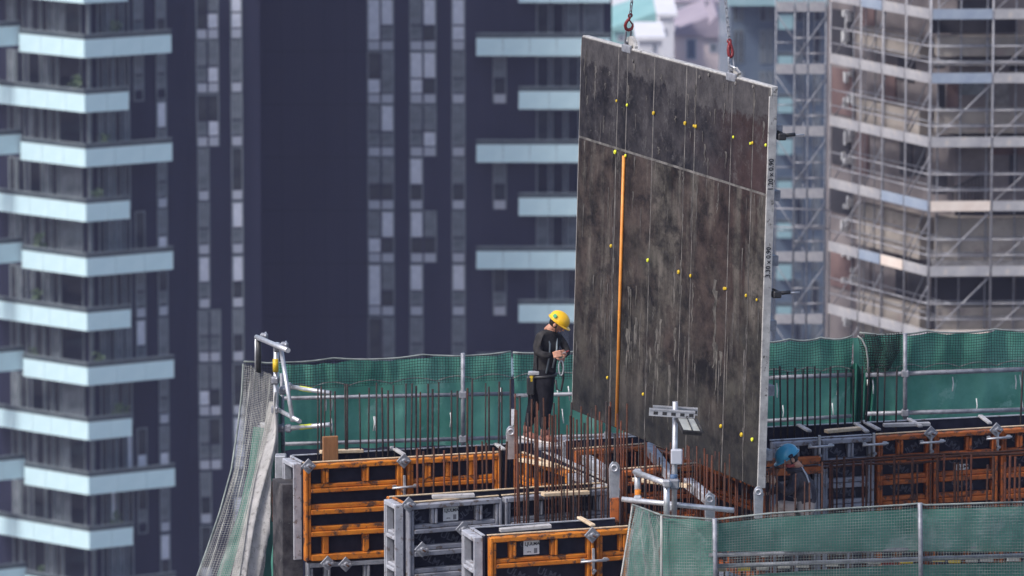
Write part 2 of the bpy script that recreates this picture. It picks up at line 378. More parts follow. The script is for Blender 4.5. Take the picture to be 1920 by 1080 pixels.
# ------------------------------------------------------------------ corner apartment tower
YA = 360.0; CA = PY(163, 540, YA); CA.z = 0
dl = V((-.76, .65, 0)).normalized(); dr = V((.86, .51, 0)).normalized()
nl = V((-dl.y, dl.x, 0)) * -1; nl = V((-.65, -.76, 0)).normalized(); nr = V((.51, -.86, 0)).normalized()
CW = CA - (nl + nr) * (1.9 / (1 + nl.dot(nr)))
rA = random.Random(3)
ta = thing('apartment_tower', 'dark apartment tower with pale glass balconies wrapping its corner', 'tower', (CW.x, CW.y, 0))
PR = on_line(352, CW, dr); df = V((.985, .17, 0)).normalized(); PE = on_line(490, PR, df)
poly_prism([CW + dl * 30, CW, PR, PE, PE + V((-4, 22, 0)), CW + dl * 30 + V((20, 25, 0))], 0, 121).build('wall', 'tower', ta)
FLA = None
zs = [PY(163, 107 + 102.4 * k, YA).z for k in range(-2, 11)]
FLA = zs[0] - zs[1]
def balcony(tower, segs, z, hgt, slab_poly, glass, mslab='balslab'):
    b = poly_prism(slab_poly, z, z + .22).build('balcony', mslab, tower)
    base = tower.location
    for (p, q, nrm) in segs:
        d = (q - p); n = max(1, int(d.length / 1.45)); a = rotz(d)
        for i in range(n):
            s0 = p + d * (i / n); ln = d.length / n
            put('parapet_panel', box_mesh('parapet_panel', (.012, -.03, -.06), (ln - .012, .03, hgt), glass), b, V((s0.x, s0.y, z)) - base, (0, 0, a))
        put('clear_glass', box_mesh('clear_glass', (0, -.02, hgt + .01), (d.length, .02, hgt + .28), 'rail'), b, V((p.x, p.y, z)) - base, (0, 0, a))
        put('handrail', box_mesh('handrail', (0, -.035, hgt + .28), (d.length, .035, hgt + .33), 'mullion'), b, V((p.x, p.y, z)) - base, (0, 0, a))
    return b
for k, z in enumerate(zs):
    one = (k % 2 == 0)
    lx, rx = (42, 325) if one else (-45, 245)
    A = on_line(lx, CA, dl); B = on_line(rx, CA, dr)
    balcony(ta, [(A, CA, nl), (CA, B, nr)], z, 1.02, [A, CA, B, B - nr * 1.85, CW, A - nl * 1.85], 'balglass')
    if one:   # recessed balcony further round the corner
        p = on_line(43, CA + dl * 4.9 - nl * 2.2, dr); q = p - dr * 5; q2 = q
        o_ = V((p.x, p.y, 0)); balcony(ta, [(o_ - dr * 6, o_, nr)], z + .35, 1.1, [o_ - dr * 6, o_, o_ - nr * 1.2, o_ - dr * 6 - nr * 1.2], 'balglass')
    # glazed storey behind the balcony: dark window with mullions and panes on both faces
    for d_, nn, xs in ((dl, nl, [(20, 34), (36, 52), (58, 82), (84, 97), (100, 112), (114, 158)]), (dr, nr, [(186, 198), (202, 214), (216, 230), (234, 246)])):
        for (x0, x1) in xs:
            a = on_line(x0, CW, d_); b = on_line(x1, CW, d_); c = (a + b) / 2; W = (b - a).length
            wn = put('window', frame_mesh(W, FLA - .5, .09, 'mullion'), ta, V((c.x, c.y, z + .25)) - ta.location, (0, 0, rotz(b - a)))
            mm = rA.choices(['towerglass', 'paneC', 'paneA', 'paneB'], (6, 4, 2.2, .7 if d_ is dr else .15))[0]
            put('pane', box_mesh('pane', (-W / 2 + .1, -.04, .1), (W / 2 - .1, .04, FLA - .62), mm), wn, (0, 0, 0))
            if rA.random() < .25 and W > .7: put('curtain', box_mesh('curtain', (-W / 2 + .12, -.06, .12), (-W / 2 + .12 + W * .3, -.041, FLA - .64), 'paneA'), wn, (0, 0, 0))
    for px, cols in ((263, 1), (305, 1)):
        if px == 263 and rA.random() < .45: continue
        narrow_window(ta, on_line(px, CW, dr), dr, z + .15, cols, .52, FLA, rA, sp=rA.random() < .7)
    for px, cols in ((392, 2 if k % 6 in (2, 3, 4) else 1), (446, 1)):
        narrow_window(ta, on_line(px if cols == 2 else 383 if px == 392 else px, PR, df), df, z + .45, cols, .55, FLA, rA, sp=True)
MB().tube(CA + (CW - CA) * .7 + Zv * 20, CA + (CW - CA) * .7 + Zv * 121, .14).build('corner_column', 'mullion', ta)
M['leaf'] = mat('balcony plant leaf', (.05, .09, .05), (.10, .15, .08), 6, .7)
rP = random.Random(17)
def balcony_plant(p, s, label, group):
    t = thing('potted_plant', label, 'plant', p, group=group)
    MB().tube(p, p + Zv * .4 * s, .16 * s, 10, .21 * s).build('pot', rP.choice(('housewhite', 'plaster', 'mullion')), t)
    b = MB()
    for i in range(70):
        d = V((rP.gauss(0, .16), rP.gauss(0, .16), rP.uniform(.1, 1.2))) * s; c = p + Zv * .4 * s + d; n = V((rP.uniform(-1, 1), rP.uniform(-1, 1), rP.uniform(-.3, 1))).normalized(); u = n.orthogonal().normalized() * .13 * s; v = n.cross(u) * .6
        b.add([c - u, c + v, c + u, c - v], [(0, 1, 2, 3)])
    b.build('foliage', 'leaf', t)
for k, z in enumerate(zs):
    for _ in range(rP.choice((0, 1, 1, 2))):
        side = rP.random() < .6
        p = on_line(rP.uniform(55, 150), CA - nl * .6, dl) if side else on_line(rP.uniform(175, 235), CA - nr * .6, dr)
        balcony_plant(V((p.x, p.y, z + .23)), rP.uniform(.75, 1.15), 'potted plant behind a parapet of the corner balconies', 'plants on the corner balconies')


# ------------------------------------------------------------------ slab-fronted apartment tower behind the net
YB = 382.0; rB = random.Random(11)
tb_o = PY(482, 540, YB); tb_o.z = 0; dB = V((1, .0, 0))
tb = thing('apartment_tower', 'dark apartment tower with flat front and paired narrow window columns', 'tower', tb_o)
xe = on_line(1146, tb_o, dB)
poly_prism([tb_o, xe, xe + V((0, 24, 0)), tb_o + V((0, 24, 0))], 0, 121).build('wall', 'tower2', tb)
zj = [PY(900, 97 + 99.4 * k, YB).z for k in range(-1, 11)]
for z in zj:
    a_j = on_line(494, tb_o, dB); b_j = on_line(690, tb_o, dB)
    put('cladding_joint', box_mesh('cladding_joint', (0, -.02, 0), ((b_j - a_j).length, .02, .05), 'towerglass'), tb, V((a_j.x, a_j.y, z)) - tb.location)
for px in (530, 570, 610, 650):
    a_j = on_line(px, tb_o, dB); put('cladding_joint', box_mesh('cladding_joint', (-.02, -.018, 30), (.02, .02, 120), 'towerglass'), tb, V((a_j.x, a_j.y, 0)) - tb.location)
zb = [PY(900, 97 + 99.4 * k, YB).z for k in range(-1, 11)]; FLB = zb[0] - zb[1]
for k, z in enumerate(zb):
    x0 = 893 if k % 2 == 1 else 972
    a = on_line(x0, tb_o + V((0, -1.8, 0)), dB); b = on_line(1143, tb_o + V((0, -1.8, 0)), dB)
    balcony(tb, [(a, b, None)], z, 1.06, [a, b, b + V((0, 1.78, 0)), a + V((0, 1.78, 0))], 'balglass')
    zz = PY(900, 94 + 99.4 * (k - 1), YB).z
    for px, cols in ((715, 2), (794, 2 if k in (1, 2, 3, 5) else 1), (860, 1), (937, 1)):
        if px == 937 and k % 2 == 1: continue
        narrow_window(tb, on_line(px if cols == 2 or px != 794 else 781, tb_o, dB), dB, zz, cols, .70, FLB, rB, sp=True, wts=((3.5, 5, 2) if px < 830 and k < 6 else (5, 2.5, 3)))
    for (x0_, x1_) in ((1005, 1030), (1034, 1058), (1062, 1086), (1092, 1130)):
        a = on_line(x0_, tb_o, dB); b = on_line(x1_, tb_o, dB); W = (b - a).length; c = (a + b) / 2
        wn = put('window', frame_mesh(W, FLB - .5, .09, 'mullion'), tb, V((c.x, c.y, z + .25)) - tb.location)
        put('pane', box_mesh('pane', (-W / 2 + .1, -.04, .1), (W / 2 - .1, .04, FLB - .62), rB.choices(['towerglass', 'paneC', 'paneA'], (5, 4, 2))[0]), wn, (0, 0, 0))

# ------------------------------------------------------------------ far blue glass tower
YC = 470.0; tc_o = PY(1366, 540, YC); tc_o.z = 0
tcw = thing('glass_tower', 'blue grey glass tower with stacked teal balconies beyond the scaffolding', 'tower', tc_o)
xe = on_line(1600, tc_o, dB)
zt = PY(1400, 6, YC).z
poly_prism([tc_o, xe, xe + V((0, 25, 0)), tc_o + V((0, 25, 0))], 0, zt).build('wall', 'farglass', tcw)
bx = on_line(1360, tc_o, dB)
MB().box((bx.x, bx.y - 2, zt), (xe.x, xe.y + 26, zt + 1.1)).build('roof_edge', 'farteal', tcw)
rC = random.Random(5)
for k in range(0, 9):
    z = PY(1400, 40 + 78 * k, YC).z
    for (x0, x1, m_) in ((1372, 1380, 'paneA'), (1383, 1391, 'spandrel'), (1421, 1434, 'paneA'), (1437, 1446, 'spandrel'), (1490, 1502, 'paneA'), (1520, 1536, 'paneA')):
        a = on_line(x0, tc_o, dB); b = on_line(x1, tc_o, dB); W = (b - a).length; c = (a + b) / 2
        wn = put('window', frame_mesh(W, 2.6, .08, 'mullion'), tcw, V((c.x, c.y, z)) - tcw.location)
        put('pane', box_mesh('pane', (-W / 2 + .08, -.05, .08), (W / 2 - .08, .04, 2.5), rC.choice([m_, 'paneA', 'paneC'])), wn, (0, 0, 0))
    a = on_line(1456, tc_o + V((0, -1.5, 0)), dB); b = on_line(1484, tc_o + V((0, -1.5, 0)), dB)
    balcony(tcw, [(a, b, None)], z - .4, 1.1, [a, b, b + V((0, 1.5, 0)), a + V((0, 1.5, 0))], 'farteal')

# ------------------------------------------------------------------ houses of the city beyond
def house(name, label, px0, px1, ytop, Y, depth, mw, wins, roof=None, roofm='roof', rise=0, group=None):
    a = PY(px0, 540, Y); b = PY(px1, 540, Y); z1 = PY(px0, ytop, Y).z; a.z = b.z = 0
    t = thing(name, label, 'house', a, group=group)
    poly_prism([a, b, b + V((0, depth, 0)), a + V((0, depth, 0))], 0, z1).build('wall', mw, t)
    W = b.x - a.x
    if roof == 'gable':
        q = MB(); q.prism([(-.4, z1), (W + .4, z1), (W / 2, z1 + rise)], -.4, depth + .4, Matrix.Translation((a.x, a.y, 0))); q.build('roof', roofm, t)
    elif roof == 'shed':
        q = MB(); q.prism([(-.4, z1 + .02), (W + .4, z1 + .02), (W + .4, z1 + rise), (-.4, z1 + .3)], -.4, depth + .4, Matrix.Translation((a.x, a.y, 0))); q.build('roof', roofm, t)
    else:
        q = MB(); q.box((a.x - .3, a.y - .3, z1), (b.x + .3, a.y + depth + .3, z1 + .35)); q.build('roof', roofm, t)
    for (x0, y0, x1, y1, m_) in wins:
        p0 = PY(x0, y1, Y); p1 = PY(x1, y0, Y); w_ = p1.x - p0.x; h_ = p1.z - p0.z
        wn = put('window', frame_mesh(w_, h_, .12, 'spandrel'), t, V(((p0.x + p1.x) / 2, Y, p0.z)) - t.location)
        put('pane', box_mesh('pane', (-w_ / 2 + .12, -.05, .12), (w_ / 2 - .12, .04, h_ - .12), m_), wn, (0, 0, 0))
    return t
house('house', 'white rendered house with small dark window beside the teal roof', 1236, 1262, 32, 560, 14, 'housewhite', [(1243, 52, 1250, 66, 'paneC')], roofm='housewhite')
house('house', 'pale pink house with tall blue window and purple grey roof', 1262, 1318, 66, 575, 15, 'housepink', [(1286, 72, 1306, 112, 'farglass'), (1266, 48, 1272, 60, 'paneC')], 'shed', 'roof', 1.8)
house('house', 'low pink house with a gabled purple grey roof and square window', 1312, 1372, 70, 600, 14, 'housepink', [(1330, 80, 1346, 98, 'paneA')], 'gable', 'roof', 2.2)
house('house', 'cream house with blue window standing above the pink roofs', 1254, 1362, 6, 680, 15, 'housewhite', [(1316, 10, 1334, 28, 'farglass'), (1268, 14, 1288, 30, 'roof'), (1350, 12, 1358, 24, 'toewood')], roofm='roof')
house('house', 'white house with narrow grey doorway under the teal roof', 1196, 1240, 76, 540, 12, 'housewhite', [(1222, 82, 1231, 100, 'paneA')], roofm='housewhite')
house('house', 'hall with a sloping teal sheet roof behind the lifted panel', 1150, 1236, 58, 590, 18, 'teal', [(1158, 66, 1172, 78, 'paneA'), (1206, 40, 1214, 50, 'farteal')], 'shed', 'teal', 2.1)
house('house', 'bright white long building furthest off behind the teal roof', 1120, 1260, 24, 800, 20, 'cloth_white', [(1150, 30, 1160, 40, 'paneA'), (1190, 30, 1200, 40, 'paneA')], roofm='cloth_white')
house('house', 'white tall block furthest off beyond the cream house', 1130, 1380, -40, 1000, 20, 'cloth_white', [(1180 + 22 * i, -10, 1190 + 22 * i, 2, 'paneA') for i in range(8)], roofm='cloth_white')

# ------------------------------------------------------------------ building under renovation and its scaffolding
YS = 190.0; K = PY(1741, 540, YS); K.z = 0
sl_ = V((-.45, .893, 0)).normalized(); sr_ = V((.9992, .04, 0)).normalized()
il = V((.893, .45, 0)); ir = V((-.04, .999, 0))
lz = [PY(1741, y, YS).z for y in (-92, 30, 150, 270, 390, 512, 632, 752)]
K2 = on_line(1554, K, sl_)
dw = V((-1, .0, 0)); K3 = on_line(1487, K2, dw); K4 = on_line(1450, K2, dw)
rd = thing('renovated_building', 'weathered beige and pink building stripped for renovation behind scaffolding', 'building', K + il * 1.6 + ir * 1.6)
KW = K + (il + ir) * (1.5 / (1 + il.dot(ir)))
WL = on_line(1548, KW, sl_); 
poly_prism([WL, KW, KW + sr_ * 12, KW + sr_ * 12 + V((0, 14, 0)), WL + V((8, 8, 0))], 0, 104).build('wall', 'pinkwall', rd)
rS = random.Random(21)
def face_box(name, m, d, x0, y0, x1, y1, out, base=KW, thick=.1, parent=rd, inset=0):
    a = on_line(x0, base, d, (y0 + y1) / 2); b = on_line(x1, base, d, (y0 + y1) / 2)
    za = PY(x0, y1, a.y).z; zb_ = PY(x0, y0, a.y).z
    if abs(x1 - x0) > 1 and d is sl_:
        mid = on_line((x0 + x1) / 2, base, d); za = PY((x0 + x1) / 2, y1, mid.y).z; zb_ = PY((x0 + x1) / 2, y0, mid.y).z
    L_ = (b - a).length; q = MB(); rot = rotz(b - a)
    mx = Matrix.Translation(V((a.x, a.y, za))) @ Matrix.Rotation(rot, 4, 'Z')
    q.box((0, -out, 0), (L_, thick, zb_ - za), mx); o = q.build(name, m, parent); return o
# left face: bands of parapet, masonry strips and openings
for (y0, y1, m_) in ((60, 96, 'plaster'), (196, 240, 'plaster'), (392, 470, 'plaster'), (560, 640, 'plaster')):
    face_box('parapet', m_, sl_, 1634, y0, 1752, y1, .55)
    face_box('parapet', m_, sr_, 1753, y0 + (6 if y0 < 300 else 12), 2000, y1 + (6 if y0 < 300 else 14), .55)
    face_box('balcony_slab', 'concrete', sr_, 1745, y1 + 14, 2000, y1 + 22, .8)
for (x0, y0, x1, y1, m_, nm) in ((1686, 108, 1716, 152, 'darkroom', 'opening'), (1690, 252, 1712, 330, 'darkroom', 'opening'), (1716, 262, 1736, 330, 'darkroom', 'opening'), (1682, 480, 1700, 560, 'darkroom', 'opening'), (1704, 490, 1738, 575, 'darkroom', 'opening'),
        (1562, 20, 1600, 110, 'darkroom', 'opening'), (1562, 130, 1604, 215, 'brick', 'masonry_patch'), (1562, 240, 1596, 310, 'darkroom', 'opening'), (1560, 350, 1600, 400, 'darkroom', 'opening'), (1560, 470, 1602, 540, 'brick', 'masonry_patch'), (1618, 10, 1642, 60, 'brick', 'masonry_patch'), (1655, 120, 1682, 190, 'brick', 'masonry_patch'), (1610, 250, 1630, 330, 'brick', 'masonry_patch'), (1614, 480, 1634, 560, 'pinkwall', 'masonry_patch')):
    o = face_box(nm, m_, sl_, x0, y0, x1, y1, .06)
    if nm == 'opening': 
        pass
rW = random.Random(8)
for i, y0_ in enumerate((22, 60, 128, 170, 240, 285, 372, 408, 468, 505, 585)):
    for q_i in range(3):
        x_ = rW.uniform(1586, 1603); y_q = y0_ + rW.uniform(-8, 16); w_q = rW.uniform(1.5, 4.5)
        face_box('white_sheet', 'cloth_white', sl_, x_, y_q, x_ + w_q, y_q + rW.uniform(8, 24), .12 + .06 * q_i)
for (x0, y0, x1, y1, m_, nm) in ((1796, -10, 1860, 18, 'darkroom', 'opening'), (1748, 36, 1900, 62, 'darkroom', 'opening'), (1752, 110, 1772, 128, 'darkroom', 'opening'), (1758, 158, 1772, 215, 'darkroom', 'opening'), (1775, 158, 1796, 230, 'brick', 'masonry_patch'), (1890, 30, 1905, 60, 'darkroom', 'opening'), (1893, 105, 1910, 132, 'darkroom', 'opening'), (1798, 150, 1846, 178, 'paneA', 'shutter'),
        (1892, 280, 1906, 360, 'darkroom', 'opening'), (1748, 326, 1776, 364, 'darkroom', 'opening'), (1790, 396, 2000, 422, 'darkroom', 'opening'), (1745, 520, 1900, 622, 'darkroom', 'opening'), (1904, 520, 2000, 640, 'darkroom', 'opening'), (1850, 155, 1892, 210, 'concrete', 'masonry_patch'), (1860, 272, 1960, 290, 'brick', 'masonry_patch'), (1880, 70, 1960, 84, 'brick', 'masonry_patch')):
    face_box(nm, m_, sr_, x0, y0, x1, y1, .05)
# stair balustrade on the right face
ba = MB(); p0 = on_line(1784, KW, sr_) - ir * .3; p1 = on_line(1838, KW, sr_) - ir * .3
za, zb2 = PY(1784, 352, p0.y).z, PY(1838, 326, p1.y).z; zl = PY(1784, 378, p0.y).z
ba.tube(V((p0.x, p0.y, za)), V((p1.x, p1.y, zb2)), .03); 
for i in range(9):
    q = p0.lerp(p1, i / 8); ba.tube(V((q.x, q.y, zl)), V((q.x, q.y, za + (zb2 - za) * i / 8)), .018, 6)
ba.build('balustrade', 'black', rd)
sf = thing('scaffolding', 'galvanised tube scaffolding wrapped round the weathered building', 'scaffolding', K)
def tubep(name, a, b, r=.026, m='scaf', par=sf): return MB().tube(a, b, r, 8).build(name, m, par)
def P3(p, z): return V((p.x, p.y, z))
stdL = [on_line(x, K, sl_) for x in (1741, 1695, 1652, 1611, 1554)]
stdR = [on_line(x, K, sr_) for x in (1741, 1857, 1975)]
stdW = [on_line(x, K2, dw) for x in (1554, 1545, 1512, 1487, 1452)]
top, bot = lz[0] + 1.2, lz[-1]
for p in stdL + stdR[1:]: tubep('standard', P3(p, bot), P3(p, top), .03)
for p in stdW[1:]: tubep('standard', P3(p, bot), P3(p, top), .028, 'galv_dark')
for p in stdL[1:]: tubep('standard', P3(p + il * .85, bot), P3(p + il * .85, top), .024, 'galv_dark')
for x in (1755, 1797, 1846, 1900): 
    p = on_line(x, K + ir * .85, sr_); tubep('standard', P3(p, bot), P3(p, top), .024, 'galv_dark')
tb_m = ['toeboard'] * 10 + ['toewood'] * 2 + ['toeblue']
for li, z in enumerate(lz):
    for pts, inn, nm in ((stdL, il, 0), (stdR, ir, 1), (stdW[1:], V((0, 1, 0)), 2)):
        for i in range(len(pts) - 1):
            a, b = pts[i], pts[i + 1]
            d = b - a; rz = rotz(d); Ln = d.length
            s_ = -1 if (V((-d.y, d.x, 0)).dot(inn) < 0) else 1
            zz = z - (.0 if nm < 2 else .35)
            dk = put('deck', box_mesh('deck', (.03, 0, -.06), (Ln - .03, s_ * .75, 0), 'plank'), sf, V((a.x, a.y, zz)), (0, 0, rz)); dk.location -= sf.location
            mm = 'toeboard' if nm == 2 else rS.choice(tb_m)
            tbm = put('toe_board', box_mesh('toe_board', (.04, -s_ * .05, -.10), (Ln - .04, -s_ * .025, .22), mm), dk)
            for hh in (.55, 1.05):
                if nm == 2 and i > 1: continue
                tubep('guard_rail', P3(a, zz + hh), P3(b, zz + hh), .022)
            if nm == 2 and i > 1:
                tubep('ledger', P3(a, zz + .9), P3(b, zz + .9), .022, 'galv_dark')
    for pts, inn in ((stdL, il), (stdR, ir)):
        for i in range(len(pts) - 1):
            for hh in (.5, 1.0): tubep('inner_rail', P3(pts[i] + inn * .85, z + hh), P3(pts[i + 1] + inn * .85, z + hh), .018, 'galv_dark')
    for p_, inn in [(q, il) for q in stdL[1:]] + [(q, ir) for q in stdR[1:]]: tubep('transom', P3(p_, z - .08), P3(p_ + inn * .85, z - .08), .022, 'galv_dark')
    if li < len(lz) - 1:
        zn = lz[li + 1]
        tubep('brace', P3(stdL[3] + il * .1, zn + .1), P3(stdL[2] + il * .1, z - .2), .018, 'galv_dark'); tubep('brace', P3(stdW[2], zn), P3(stdW[4], z - .5), .018, 'galv_dark')
        for fx in (.33, .66):
            p_ = stdL[3].lerp(stdL[4], fx); tubep('puncheon', P3(p_ + il * .9, zn), P3(p_ + il * .9, z - .1), .018, 'galv_dark')
            p_ = stdW[1].lerp(stdW[3], fx); tubep('puncheon', P3(p_ + V((0, .8, 0)), zn), P3(p_ + V((0, .8, 0)), z - .1), .018, 'galv_dark')
        a, b = stdR[0] + ir * .02, stdR[1] + ir * .02
        if li % 2 == 0 or li > 3: tubep('brace', P3(a + sr_ * .1, zn + .1), P3(b, z - .1), .022)
        tubep('brace', P3(stdR[1] + ir * .04, zn + .1), P3(stdR[2] + ir * .04, z - .1), .022)
        tubep('brace', P3(stdL[1] + il * .05, zn + .1), P3(stdL[0] + il * .05, z - .3), .02)
        tubep('brace', P3(stdL[4] + il * .05, zn), P3(stdL[3] + il * .05, z - .2), .02)
        tubep('brace', P3(stdW[3] - V((0, .05, 0)), zn), P3(stdW[1] - V((0, .05, 0)), z - .6), .02, 'galv_dark')
        tubep('brace', P3(stdL[2] + il * .8, zn), P3(stdL[1] + il * .8, z - .2), .02, 'galv_dark')
for y in (390, 425): 
    a = on_line(1440, K2, dw, y); tubep('transom', V((a.x, a.y, PY(1440, y, a.y).z)), V((stdL[4].x, stdL[4].y, PY(1554, y + 4, a.y).z)), .025)


# ------------------------------------------------------------------ the tower under construction: slabs, cast walls, decks
D1 = V((.9537, .3007, 0)); D2 = V((-.3007, .9537, 0))          # along the walls, and away across them
base = PZ(545, 868, H); base.z = 0
ct = thing('unfinished_tower', 'concrete storeys of the unfinished tower under the orange formwork', 'building', base)
def foot(a, b, c, d): return [base + D1 * a + D2 * c, base + D1 * b + D2 * c, base + D1 * b + D2 * d, base + D1 * a + D2 * d]
for k in range(23):
    z = 82.3 - .35 - 3.6 * k
    if z < 1: break
    poly_prism(foot(-.3, 15, -5.5, 3.2), z, z + .35).build('slab', 'concrete', ct)
poly_prism(foot(.6, 14, -3.8, 2.2), 0, 81.9).build('core_wall', 'concrete_dark', ct)
# cast wall standing outside the formwork at the left end
p = PZ(528, 905, 86.4)
cw = MB(); cw.bbox((-.02, -.1, -4.1), (.24, .35, 0)); o = put('cast_column', cw.mesh('cast_column', 'concrete_dark'), None, PY(528, 906, 73.2), (0, 0, R(17.5)))
tag(o, 'rough dark concrete column outside the end of the orange formwork', 'column')
# rear working platform between fence and wall
def plank_row(name, label, A, B, width, n, z, nseg, group=None):
    d = (B - A); L_ = d.length; rz = rotz(d); t = thing(name, label, 'platform', (A.x, A.y, z), rz)
    me = MB().bbox((.01, .008, -.05), (L_ / nseg - .01, width / n - .008, 0), .008).mesh('plank', 'plank')
    for i in range(nseg):
        for j in range(n):
            put('plank', me, t, (i * L_ / nseg, j * width / n, random.uniform(-.006, .006)), (random.uniform(-.01, .01), 0, random.uniform(-.003, .003)))
    for i in range(nseg + 1):
        put('bearer', box_mesh('bearer', (-.03, -.05, -.16), (.03, width + .05, -.055), 'galv_dark'), t, (min(max(i * L_ / nseg, .03), L_ - .03), 0, 0))
    return t
plank_row('work_platform', 'grey plank walkway between the rear green fence and formwork', PZ(545, 846, DECK) + D2 * .35, PZ(545, 846, DECK) + D2 * .35 + D1 * 11.5, 1.2, 4, DECK + .12, 5)
plank_row('work_platform', 'plank walkway along the foreground fence behind its netting', PZ(1190, 1010, DECK + .3) - D2 * .1, PZ(1190, 1010, DECK + .3) - D2 * .1 + D1 * 7.5, .9, 3, DECK + .25, 4)

# ------------------------------------------------------------------ formwork elements
_ulma = {}
def print_mesh(size):
    k = round(size, 2)
    if k not in _ulma: _ulma[k] = text_mesh('printed_lettering', 'ULMA', size, 'navyprint', True)
    return _ulma[k]
TM = {}
def formwork(label, A, B, h, paint, ribs=(.17, .45, .72), z=H, rails=((.26, .36), (.51, .63), (.78, .90)), bottom=True, edge=True, prints=(), sticker=None, sheet='navy', group='formwork', stile=.075, cat='formwork'):
    d = B - A; W = d.length; rz = rotz(d)
    t = thing('wall_formwork', label, cat, (A.x, A.y, z), rz)
    put('plywood_sheet', MB().box((.0, .002, -h), (W, .02, -.004)).mesh('plywood_sheet', sheet), t)
    if edge: put('sheet_edge', MB().box((.0, -.012, -.003), (W, .026, .008)).mesh('sheet_edge', 'wood' if edge is True else edge), t)
    D = -.11
    def pc(nm, lo, hi, b=.008): return put(nm, MB().bbox(lo, hi, b).mesh(nm, paint), t)
    pc('stile', (0, D, -h), (stile * .45, 0, -.012)); pc('stile', (stile * .5, D + .012, -h + .003), (stile, 0, -.075))
    pc('stile', (W - stile * .45, D, -h), (W, 0, -.012)); pc('stile', (W - stile, D + .012, -h + .003), (W - stile * .5, 0, -.075))
    pc('top_rail', (stile * .46, D, -.07), (W - stile * .46, 0, -.012))
    if bottom: pc('bottom_rail', (stile, D, -h), (W - stile, 0, -h + .075))
    for (a, b) in rails:
        if a > h - .1: continue
        m_ = (a + b) / 2
        pc('rail', (stile, D + .03, -m_ + .004), (W - stile, 0, -a)); pc('rail_flange', (stile, D, -b), (W - stile, -.004, -m_))
    first = rails[0][0]
    for f in ribs:
        x = f * W; pc('rib', (x - .035, D + .025, -first + .004), (x + .005, 0, -.074)); pc('rib', (x + .008, D + .01, -first + .006), (x + .04, -.004, -.076))
        if bottom: pc('rib', (x - .035, D + .025, -h + .078), (x + .04, 0, -rails[-1][1] - .004))
    for (x, zz, s, a) in prints:
        put('printed_lettering', print_mesh(s), t, (x * W, -.001, zz), (R(90), a, 0))
    if sticker:
        x, zz, w_, h_ = sticker
        st = put('label_sticker', MB().box((-w_ / 2, -.012, -h_ / 2), (w_ / 2, -.006, h_ / 2)).mesh('label_sticker', 'white'), t, (x * W, -.0, zz))
        if 's' not in TM:
            TM['s'] = text_mesh('sticker_lettering', 'ULMA', .052, 'ink', True); TM['l'] = text_mesh('sticker_mark', 'LJ', .056, 'ink', True); TM['b'] = text_mesh('sticker_line', 'ulma', .026, 'inkgrey', True)
        put('sticker_lettering', TM['s'], st, (.03, -.0135, h_ * .22), (R(90), 0, 0)); put('sticker_mark', TM['l'], st, (-w_ / 2 + .035, -.0135, h_ * .22), (R(90), 0, 0))
        put('sticker_line', TM['b'], st, (-.03, -.0135, -h_ * .3), (R(90), 0, 0))
        put('sticker_symbol', MB().box((.03, -.0145, -h_ * .42), (.07, -.0125, -h_ * .08)).mesh('sticker_symbol', 'inkgrey'), st)
    return t
def pz(x, y): return PZ(x, y, H)
PR4 = ((.2, -.42, .13, .6), (.55, -.46, .13, -.5), (.8, -.7, .13, .5))
# wall one: two orange elements, a grey end piece, rear shutter
A = pz(568, 868); Bm = pz(752, 858); Bn = pz(760, 857.5); Be = pz(934, 847.5)
f1 = formwork('orange steel framed panel beside the concrete column, rusty lower rail', A, Bm, 1.2, 'orange', (.21, .62))
f1b = formwork('orange steel framed panel between two grey plate nuts, bars rising before it', Bn, Be, 1.2, 'orange', (.22, .45, .70))
formwork('lower steel framed panel under the rusty orange one, shade in its dark grey', A + V((.02, .03, 0)), Bm, 3.2, 'galv_dark', (.21, .62), z=H - 1.215, edge=False)  # shaded element; its shade is put into the darker steel colour
formwork('lower panel under the orange one behind the bars, shade in its dark grey', Bn + V((.02, .03, 0)), Be, 3.2, 'galv_dark', (.21, .62), z=H - 1.215, edge=False)  # same darker steel colour painted in for the shade
formwork('narrow light grey end panel closing the wall beside the concrete column', pz(545, 856), pz(566, 867), 1.2, 'greylight', (), rails=((.45, .56), (.9, 1.0)), edge='greylight', stile=.05)
rA_, rB_ = pz(1000, 830), pz(548, 854)
formwork('rear shutter of the left wall seen along its pale top', rA_, rB_, 1.2, 'greylight', (.2, .5, .8), edge='greylight')
# wall two: grey elements with a white label
c0, c1, c2, c3 = pz(760, 943), pz(935, 929.5), pz(941, 929), pz(1160, 912)
formwork('grey panel with white label and pale end frame', c0, c1, 2.4, 'greyform', (.28, .76), prints=((.14, -.2, .12, 1.0), (.66, -.16, .10, -.6), (.85, -.17, .12, .9), (.2, -.45, .12, .5), (.5, -.46, .12, .4), (.72, -.42, .1, -.5), (.3, -.72, .12, .5), (.55, -.7, .12, .4), (.8, -.73, .12, .5)), sticker=(.48, -.165, .19, .17))
formwork('grey panel behind the dense rusty bars, half hidden by orange panel', c2, c3, 2.4, 'greyform', (.3, .6, .8), prints=((.15, -.2, .12, .6), (.45, -.18, .12, -.5), (.7, -.2, .12, .7)))
formwork('pale grey end frame with square holes beside the white labelled panel', pz(736, 933), c0 + V((-.02, -.02, 0)), 2.4, 'greylight', (), rails=((.36, .44), (.74, .82), (1.1, 1.18)), edge='orange', stile=.05)
formwork('rear orange shutter of the wall with the white labelled panel', pz(1130, 905), pz(730, 931.5), 1.2, 'orange', (.2, .5, .8))
